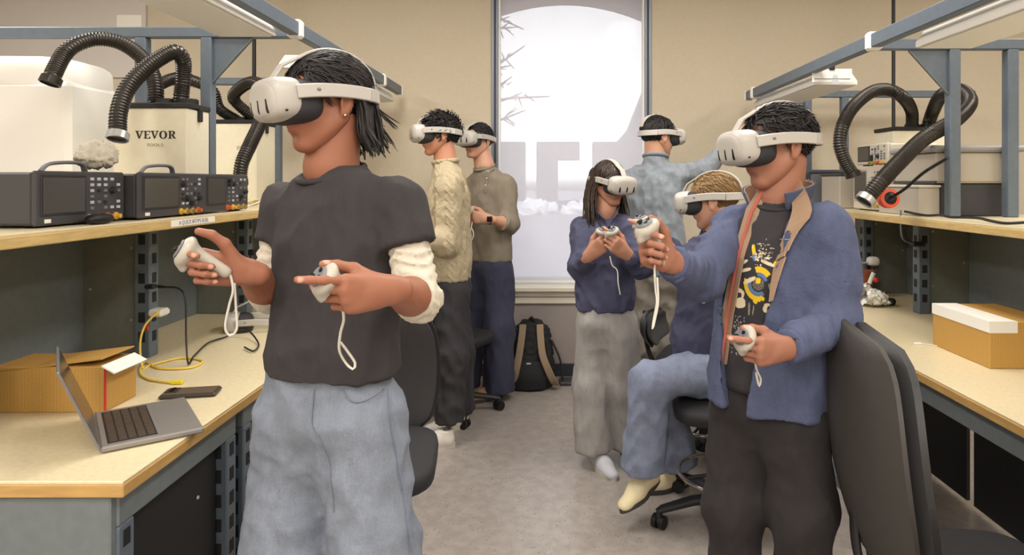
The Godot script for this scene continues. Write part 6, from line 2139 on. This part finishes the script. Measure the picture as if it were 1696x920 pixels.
func man_henley() -> void:
	var yaw := -38.0
	var skin := skin_tone(rgb(204, 154, 130))
	var sl := Vector3(-0.302, 1.409, -4.320)
	var el := Vector3(-0.272, 1.160, -4.280)
	var wl := Vector3(-0.399, 1.205, -4.100)
	var sr := Vector3(-0.544, 1.407, -4.500)
	var er := Vector3(-0.578, 1.147, -4.480)
	var wr := Vector3(-0.540, 1.201, -4.240)
	var legL := [Vector3(-0.345, 0.786, -4.360), Vector3(-0.353, 0.469, -4.360), Vector3(-0.354, 0.054, -4.380)]
	var legR := [Vector3(-0.482, 0.771, -4.460), Vector3(-0.536, 0.438, -4.500), Vector3(-0.571, 0.043, -4.520)]
	var P := person("man in olive long-sleeved henley and wide navy trousers beside the window", Vector3(-0.43, 0, -4.4), skin, Vector3(-0.492, 1.712, -4.400), facing(-36, -2), 1.0, Vector3(-0.452, 1.544, -4.400), Vector3(-0.412, 0.880, -4.400),
		[[sl, el, wl, Vector3(-0.9, 0.15, 0.35), Vector3(0, 1, 0.1), false, GRIP, THUMB_ON], [sr, er, wr, Vector3(0.3, 0.2, 1), Vector3(0.3, 1, 0), true, GRIP, THUMB_ON]], [legL, legR], skin)
	var t: Node3D = P.node
	garment("henley_shirt", M.henley, t, [["loft", [[Vector3(-0.412, 0.912, -4.400), 0.165, 0.118], [Vector3(-0.412, 1.040, -4.400), 0.164, 0.115], [Vector3(-0.408, 1.240, -4.400), 0.168, 0.112], [Vector3(-0.400, 1.368, -4.400), 0.172, 0.112], [Vector3(-0.408, 1.456, -4.400), 0.145, 0.095], [Vector3(-0.436, 1.516, -4.400), 0.08, 0.074], [Vector3(-0.448, 1.536, -4.400), 0.073, 0.073]], yaw]] + yoke(Vector3(-0.452, 1.544, -4.400), sl, sr, 0.052) + [["cone", sl, el, 0.06, 0.056, 0.05], ["cone", el, el.lerp(wl, 0.42), 0.056, 0.052, 0.03, 0.003, 120.0, true], ["cone", sr, er, 0.06, 0.056, 0.05], ["cone", er, er.lerp(wr, 0.5), 0.056, 0.05, 0.03, 0, 0, true]], 0.012, 0.006, Vector3(8, 5, 8), 81)
	seam("placket", t, [Vector3(-0.454, 1.520, -4.200), Vector3(-0.470, 1.448, -4.200), Vector3(-0.477, 1.364, -4.200)], Vector3(-0.5, 0, 1), 0.009, M.henley, 0.0)
	for k in 3:
		part("shirt_button", geo().pillow(on_cloth(Vector3(-0.466, 1.501, -4.200) + Vector3(-0.004 * k, -0.045 * k, 0), Vector3(-0.45, 0, 0.9).normalized(), 0.01), Vector3(0.006, 0.006, 0.005), 0.9, 0.9, 10, 6), M.sole, t)
	neck_ring(t, M.henley, Vector3(-0.451, 1.532, -4.390), Vector3(-0.2, 1, 0.25), 0.068, 0.07, yaw, 0.007)
	garment("navy_trousers", M.navy_denim, t, [["loft", [[Vector3(-0.412, 0.732, -4.400), 0.11, 0.075], [Vector3(-0.412, 0.860, -4.400), 0.166, 0.118], [Vector3(-0.412, 0.940, -4.400), 0.158, 0.11]], yaw, 0.05], ["cone", legL[0], legL[1], 0.1, 0.1, 0.05], ["cone", legL[1], legL[2], 0.1, 0.105, 0.05, 0, 0, true], ["cone", legR[0], legR[1], 0.096, 0.082, 0.05], ["cone", legR[1], legR[2], 0.082, 0.08, 0.05, 0, 0, true]], 0.014, 0.008, Vector3(6, 3, 6), 82)
	hair(t, P.head, M.hair_black, 83, 500, 0.04, 0.004, 0.0015, 0.005, Vector3(0, 0.1, -0.6), -0.002)
	shoe(t, Vector3(-0.34, 0, -4.42), -60, M.shoe_brown, M.sole_dark)
	shoe(t, Vector3(-0.55, 0, -4.55), -40, M.shoe_brown, M.sole_dark)
	headset("white VR headset on the man in the olive henley", P.head)
	var w: Vector3 = el.lerp(wl, 0.93)
	var d := (wl - el).normalized()
	var pts := []
	var x := d.cross(Vector3.UP).normalized()
	var y := d.cross(x)
	for k in 21:
		pts.append(w + (x * cos(TAU * k / 20.0) + y * sin(TAU * k / 20.0)) * 0.03)
	var wt := thing("wristwatch", "dark wristwatch on the forearm of the man in the olive henley", "watch", w)
	part("watch_strap", geo().band(pts, [d], 0.022, 0.004), M.strap_black, wt)
	var gx := geo()
	gx.pillow(w + Vector3(0.004, 0.004, 0.034), Vector3(0.018, 0.018, 0.006), 0.4, 0.4, 16, 8)
	part("watch_face", gx, M.lens_black, wt)
	var c := controller("white controller in the henley man's hand, strap dangling beside the cream sweater", grip_frame(P.hands[0], 0.5, 0.045, 0.03))
	wrist_strap(c, [Vector3(-0.490, 1.190, -4.050), Vector3(-0.497, 1.145, -4.050), Vector3(-0.509, 1.100, -4.060), Vector3(-0.495, 1.078, -4.060), Vector3(-0.482, 1.116, -4.050), Vector3(-0.493, 1.153, -4.050)], 0.004)

func woman_navy() -> void:
	var yaw := 20.0
	var skin := skin_tone(rgb(190, 138, 112))
	var sr := Vector3(0.157, 1.200, -3.380)
	var er := Vector3(0.140, 1.017, -3.280)
	var wr := Vector3(0.178, 1.096, -3.100)
	var sl := Vector3(0.379, 1.207, -3.280)
	var el := Vector3(0.428, 1.027, -3.200)
	var wl := Vector3(0.337, 1.106, -3.060)
	var legR := [Vector3(0.202, 0.661, -3.360), Vector3(0.199, 0.401, -3.360), Vector3(0.211, 0.086, -3.370)]
	var legL := [Vector3(0.340, 0.673, -3.310), Vector3(0.370, 0.401, -3.360), Vector3(0.384, 0.084, -3.430)]
	var P := person("woman in navy open-collar pullover and wide grey sweatpants standing before the window", Vector3(0.28, 0, -3.34), skin, Vector3(0.285, 1.437, -3.330), facing(32, 10), 0.91, Vector3(0.267, 1.294, -3.340), Vector3(0.268, 0.770, -3.350),
		[[sr, er, wr, Vector3(0.55, 0.55, 0.5), Vector3(-0.5, 0.8, 0.1), true, [[30, 50, 30], [60, 70, 40], [64, 74, 42], [66, 76, 44]], THUMB_ON], [sl, el, wl, Vector3(-0.6, 0.5, 0.5), Vector3(0.4, 0.85, 0.1), false, [[20, 30, 20], [40, 50, 30], [50, 56, 34], [55, 60, 36]], THUMB_ON]], [legR, legL], skin)
	var t: Node3D = P.node
	garment("navy_pullover", M.navy_knit, t, [["loft", [[Vector3(0.268, 0.794, -3.350), 0.15, 0.118], [Vector3(0.268, 0.861, -3.350), 0.158, 0.126], [Vector3(0.264, 0.985, -3.340), 0.15, 0.118], [Vector3(0.267, 1.121, -3.340), 0.15, 0.12], [Vector3(0.267, 1.203, -3.340), 0.14, 0.1], [Vector3(0.267, 1.264, -3.340), 0.085, 0.074], [Vector3(0.267, 1.306, -3.340), 0.068, 0.066]], yaw], ["cut", Vector3(0.267, 1.288, -3.340), (Vector3.UP + axes(yaw)[1] * 0.75).normalized()]] + yoke(Vector3(0.267, 1.282, -3.340), sl, sr, 0.046) + [["cone", sr, er, 0.058, 0.06, 0.05], ["cone", er, er.lerp(wr, 0.92), 0.06, 0.042, 0.03, 0.002, 120.0, true], ["cone", sl, el, 0.058, 0.06, 0.05], ["cone", el, el.lerp(wl, 0.9), 0.056, 0.04, 0.03, 0.002, 120.0, true]], 0.011, 0.008, Vector3(9, 6, 9), 91)
	# open collar
	for k in [-1.0, 1.0]:
		part("collar", geo().band([Vector3(0.271, 1.301, -3.390) + Vector3(k * 0.055, 0.02, 0), Vector3(0.267, 1.284, -3.300) + Vector3(k * 0.055, 0.01, 0), Vector3(0.272, 1.247, -3.220) + Vector3(k * 0.02, 0, 0)], [Vector3(k * 0.5, 1, 0)], 0.04, 0.006), M.navy_knit, t)
	garment("grey_sweatpants", M.sweat_grey, t, [["loft", [[Vector3(0.271, 0.624, -3.350), 0.1, 0.07], [Vector3(0.271, 0.724, -3.350), 0.158, 0.12], [Vector3(0.268, 0.816, -3.350), 0.14, 0.108]], yaw, 0.05], ["cone", legR[0], legR[1], 0.092, 0.09, 0.05], ["cone", legR[1], legR[2], 0.09, 0.105, 0.05, 0, 0, true], ["cone", legL[0], legL[1], 0.088, 0.082, 0.05], ["cone", legL[1], legL[2], 0.082, 0.09, 0.05, 0, 0, true]], 0.012, 0.008, Vector3(7, 2.4, 7), 92)
	hair(t, P.head, M.hair_brown, 93, 500, 0.08, 0.003, 0.001, 0.005, Vector3(0, -0.8, -0.5), -0.012)
	var lk := []
	for k in 17:
		var a := lerpf(-1.75, 1.75, k / 16.0)
		var p := Vector3(sin(a) * 0.085, 0.05, -0.015 - cos(a) * 0.098)
		lk.append([p, p + Vector3(sin(a) * 0.008, -0.06, -0.004), p + Vector3(sin(a) * 0.02, -0.14, 0.0), p + Vector3(sin(a) * 0.028, -0.22, 0.03 * absf(sin(a))), p + Vector3(sin(a) * 0.03, -0.3 - 0.02 * (k % 3), 0.06 * absf(sin(a)))])
	locks(t, P.head, M.hair_brown, "long_hair", lk, 0.0085, 94, 14, 0.009)
	shoe(t, Vector3(0.207, -0.007, -3.400) * Vector3(1, 0, 1), 22, M.shoe_grey, M.sole, 0, 0.94)
	shoe(t, Vector3(0.37, 0, -3.48), 18, M.shoe_grey, M.sole, 0, 0.94)
	headset("white VR headset on the long-haired woman", P.head)
	var c := controller("white controller in the woman's raised hand nearest the window", grip_frame(P.hands[0], 0.5, 0.05, 0.028, 0.01))
	wrist_strap(c, [Vector3(0.261, 1.097, -3.020), Vector3(0.272, 1.056, -3.020), Vector3(0.295, 1.032, -3.030), Vector3(0.300, 0.972, -3.030), Vector3(0.310, 0.920, -3.040)])
	c = controller("white controller between the woman's hands, strap hanging over her pullover", grip_frame(P.hands[1], 0.7, 0.05, 0.028, 0.01))

func man_shirt() -> void:
	var yaw := 140.0
	var skin := skin_tone(rgb(208, 156, 128))
	var sr := Vector3(0.727, 1.468, -3.900)
	var er := Vector3(0.918, 1.519, -3.960)
	var wr := Vector3(1.098, 1.680, -4.000)
	var sl := Vector3(0.493, 1.455, -4.020)
	var el := Vector3(0.481, 1.172, -4.100)
	var wl := Vector3(0.567, 1.049, -4.300)
	var legA := [Vector3(0.575, 0.789, -3.980), Vector3(0.568, 0.481, -3.980), Vector3(0.564, 0.076, -4.000)]
	var legB := [Vector3(0.688, 0.799, -3.920), Vector3(0.688, 0.496, -3.920), Vector3(0.677, 0.061, -3.940)]
	var P := person("man in grey denim shirt seen from behind, one arm reaching out to the right", Vector3(0.62, 0, -3.95), skin, Vector3(0.628, 1.713, -3.950), facing(118, 4), 1.0, Vector3(0.614, 1.569, -3.950), Vector3(0.636, 0.901, -3.950),
		[[sr, er, wr, Vector3(0.7, 0.7, -0.1), Vector3(-0.5, 0.6, -0.5), true, GRIP, THUMB_ON], [sl, el, wl, Vector3(0.3, 0.1, -1), Vector3(0, 1, 0), false, GRIP, THUMB_ON]], [legA, legB], skin)
	var t: Node3D = P.node
	garment("denim_shirt", M.shirt_grey, t, [["loft", [[Vector3(0.639, 0.883, -3.950), 0.172, 0.118], [Vector3(0.636, 1.009, -3.950), 0.17, 0.118], [Vector3(0.621, 1.225, -3.950), 0.168, 0.114], [Vector3(0.614, 1.397, -3.950), 0.176, 0.114], [Vector3(0.614, 1.483, -3.950), 0.152, 0.096], [Vector3(0.614, 1.541, -3.950), 0.085, 0.076], [Vector3(0.614, 1.587, -3.950), 0.073, 0.073]], yaw]] + yoke(Vector3(0.614, 1.576, -3.950), sl, sr, 0.054) + [["cone", sr, er, 0.066, 0.056, 0.05, 0.002, 70.0], ["cone", er, er.lerp(wr, 0.92), 0.056, 0.042, 0.03, 0.003, 90.0, true], ["cone", sl, el, 0.062, 0.056, 0.05], ["cone", el, wl, 0.056, 0.045, 0.03]], 0.011, 0.009, Vector3(7, 5, 7), 101)
	neck_ring(t, M.shirt_grey, Vector3(0.614, 1.587, -3.950), Vector3(0.06, 1, -0.2), 0.069, 0.07, yaw, 0.012)
	garment("taupe_trousers", M.chino, t, [["loft", [[Vector3(0.636, 0.733, -3.950), 0.11, 0.075], [Vector3(0.636, 0.865, -3.950), 0.16, 0.115], [Vector3(0.636, 0.937, -3.950), 0.15, 0.106]], yaw, 0.05], ["cone", legA[0], legA[1], 0.09, 0.08, 0.05], ["cone", legA[1], legA[2], 0.08, 0.075, 0.05, 0.003, 80.0, true], ["cone", legB[0], legB[1], 0.09, 0.08, 0.05], ["cone", legB[1], legB[2], 0.08, 0.075, 0.05, 0, 0, true]], 0.014, 0.008, Vector3(8, 5, 8), 102)
	hair(t, P.head, M.hair_black, 103, 500, 0.045, 0.008, 0.003, 0.005, Vector3(0, -0.3, -0.2), -0.006)
	shoe(t, Vector3(0.57, 0, -3.96), 150, M.dark_grey, M.sole)
	shoe(t, Vector3(0.7, 0, -3.9), 135, M.dark_grey, M.sole)
	headset("white VR headset on the man in the grey denim shirt facing away", P.head)

func seated() -> void:
	var yaw := -100.0
	var skin := skin_tone(rgb(204, 152, 128))
	var sl := Vector3(0.650, 1.173, -2.720)
	var el := Vector3(0.517, 1.116, -2.620)
	var wl := Vector3(0.414, 1.198, -2.460)
	var sr := Vector3(0.757, 1.141, -3.050)
	var er := Vector3(0.667, 1.015, -3.120)
	var wr := Vector3(0.544, 1.088, -3.100)
	var legL := [Vector3(0.615, 0.647, -2.760), Vector3(0.403, 0.619, -2.720), Vector3(0.377, 0.237, -2.780)]
	var legR := [Vector3(0.685, 0.589, -2.980), Vector3(0.511, 0.534, -3.040), Vector3(0.588, 0.124, -3.080)]
	var P := person("fair-haired person in navy hoodie and blue jeans seated on a stool", Vector3(0.66, 0, -2.88), skin, Vector3(0.699, 1.361, -2.880), facing(-116, 8), 1.0, Vector3(0.725, 1.224, -2.900), Vector3(0.673, 0.668, -2.880),
		[[sl, el, wl, Vector3(-0.7, 0.4, 0.4), Vector3(0, 1, 0), false, TRIGGER, THUMB_ON], [sr, er, wr, Vector3(-1, 0.3, 0), Vector3(0, 1, 0), true, TRIGGER, THUMB_ON]], [legL, legR], skin)
	var t: Node3D = P.node
	garment("navy_hoodie", M.navy_hoodie, t, [["loft", [[Vector3(0.657, 0.681, -2.880), 0.16, 0.128], [Vector3(0.647, 0.759, -2.880), 0.168, 0.135], [Vector3(0.657, 0.890, -2.880), 0.16, 0.12], [Vector3(0.678, 1.047, -2.880), 0.168, 0.122], [Vector3(0.704, 1.146, -2.890), 0.15, 0.1], [Vector3(0.722, 1.197, -2.900), 0.085, 0.078], [Vector3(0.725, 1.234, -2.900), 0.074, 0.074]], yaw]] + yoke(Vector3(0.725, 1.224, -2.900), sl, sr, 0.056) + [["cone", sl, el, 0.066, 0.06, 0.05], ["cone", el, el.lerp(wl, 0.9), 0.058, 0.045, 0.03, 0.002, 120.0, true], ["cone", sr, er, 0.066, 0.06, 0.05], ["cone", er, er.lerp(wr, 0.92), 0.058, 0.045, 0.03, 0, 0, true]], 0.011, 0.011, Vector3(7, 5, 7), 111)
	var hd := geo()
	solid([["cone", Vector3(0.736, 1.198, -2.800), Vector3(0.810, 1.169, -2.980), 0.045, 0.045, 0.03], ["cone", Vector3(0.695, 1.218, -2.780), Vector3(0.736, 1.198, -2.800), 0.028, 0.045, 0.03]], 0.012, hd)
	hd.moved(0, 0.006, Vector3(12, 12, 12), 7)
	part("hood", hd, M.navy_hoodie, t)
	for k in 3:
		part("chest_emblem", geo().tube(curve([Vector3(0.584, 0.972, -2.710) + Vector3(0.0, -0.014 * k, 0), Vector3(0.596, 0.981, -2.700) + Vector3(0.0, -0.014 * k, 0), Vector3(0.609, 0.971, -2.700) + Vector3(0.004, -0.014 * k, 0), Vector3(0.623, 0.979, -2.700) + Vector3(0.004, -0.014 * k, 0)], 0.005), 0.0025, 4), M.key_light, t)
	garment("blue_jeans", M.jeans_blue, t, [["loft", [[Vector3(0.657, 0.550, -2.880), 0.165, 0.14], [Vector3(0.662, 0.628, -2.880), 0.168, 0.14], [Vector3(0.657, 0.707, -2.880), 0.15, 0.115]], yaw, 0.05], ["cone", legL[0], legL[1], 0.092, 0.08, 0.04], ["cone", legL[1], legL[2], 0.084, 0.092, 0.04, 0.004, 55.0, true], ["cone", legR[0], legR[1], 0.092, 0.08, 0.04], ["cone", legR[1], legR[2], 0.082, 0.09, 0.04, 0, 0, true]], 0.012, 0.0065, Vector3(6, 5, 6), 112)
	hair(t, P.head, M.hair_light, 113, 600, 0.055, 0.006, 0.002, 0.0045, Vector3(0, -0.3, -0.8), -0.004)
	shoe(t, Vector3(0.457, 0.146, -2.870), -50, M.shoe_cream, M.sole_dark, 17, 0.92)
	shoe(t, Vector3(0.64, 0, -3.14), -70, M.shoe_cream, M.sole_dark)
	headset("white VR headset on the fair-haired seated person", P.head)
	headset("spare white VR headset lying on the left worktop by the black cable", Transform3D(facing(-70, 0, 0).scaled_local(Vector3.ONE * 0.9), Vector3(-1.345, 0.805, -3.050) + Vector3(0, -0.01, 0)))
	controller("white controller of the seated person, just past the jacket man's fist", grip_frame(P.hands[0], 0.4, 0.05, 0.03, 0.015))
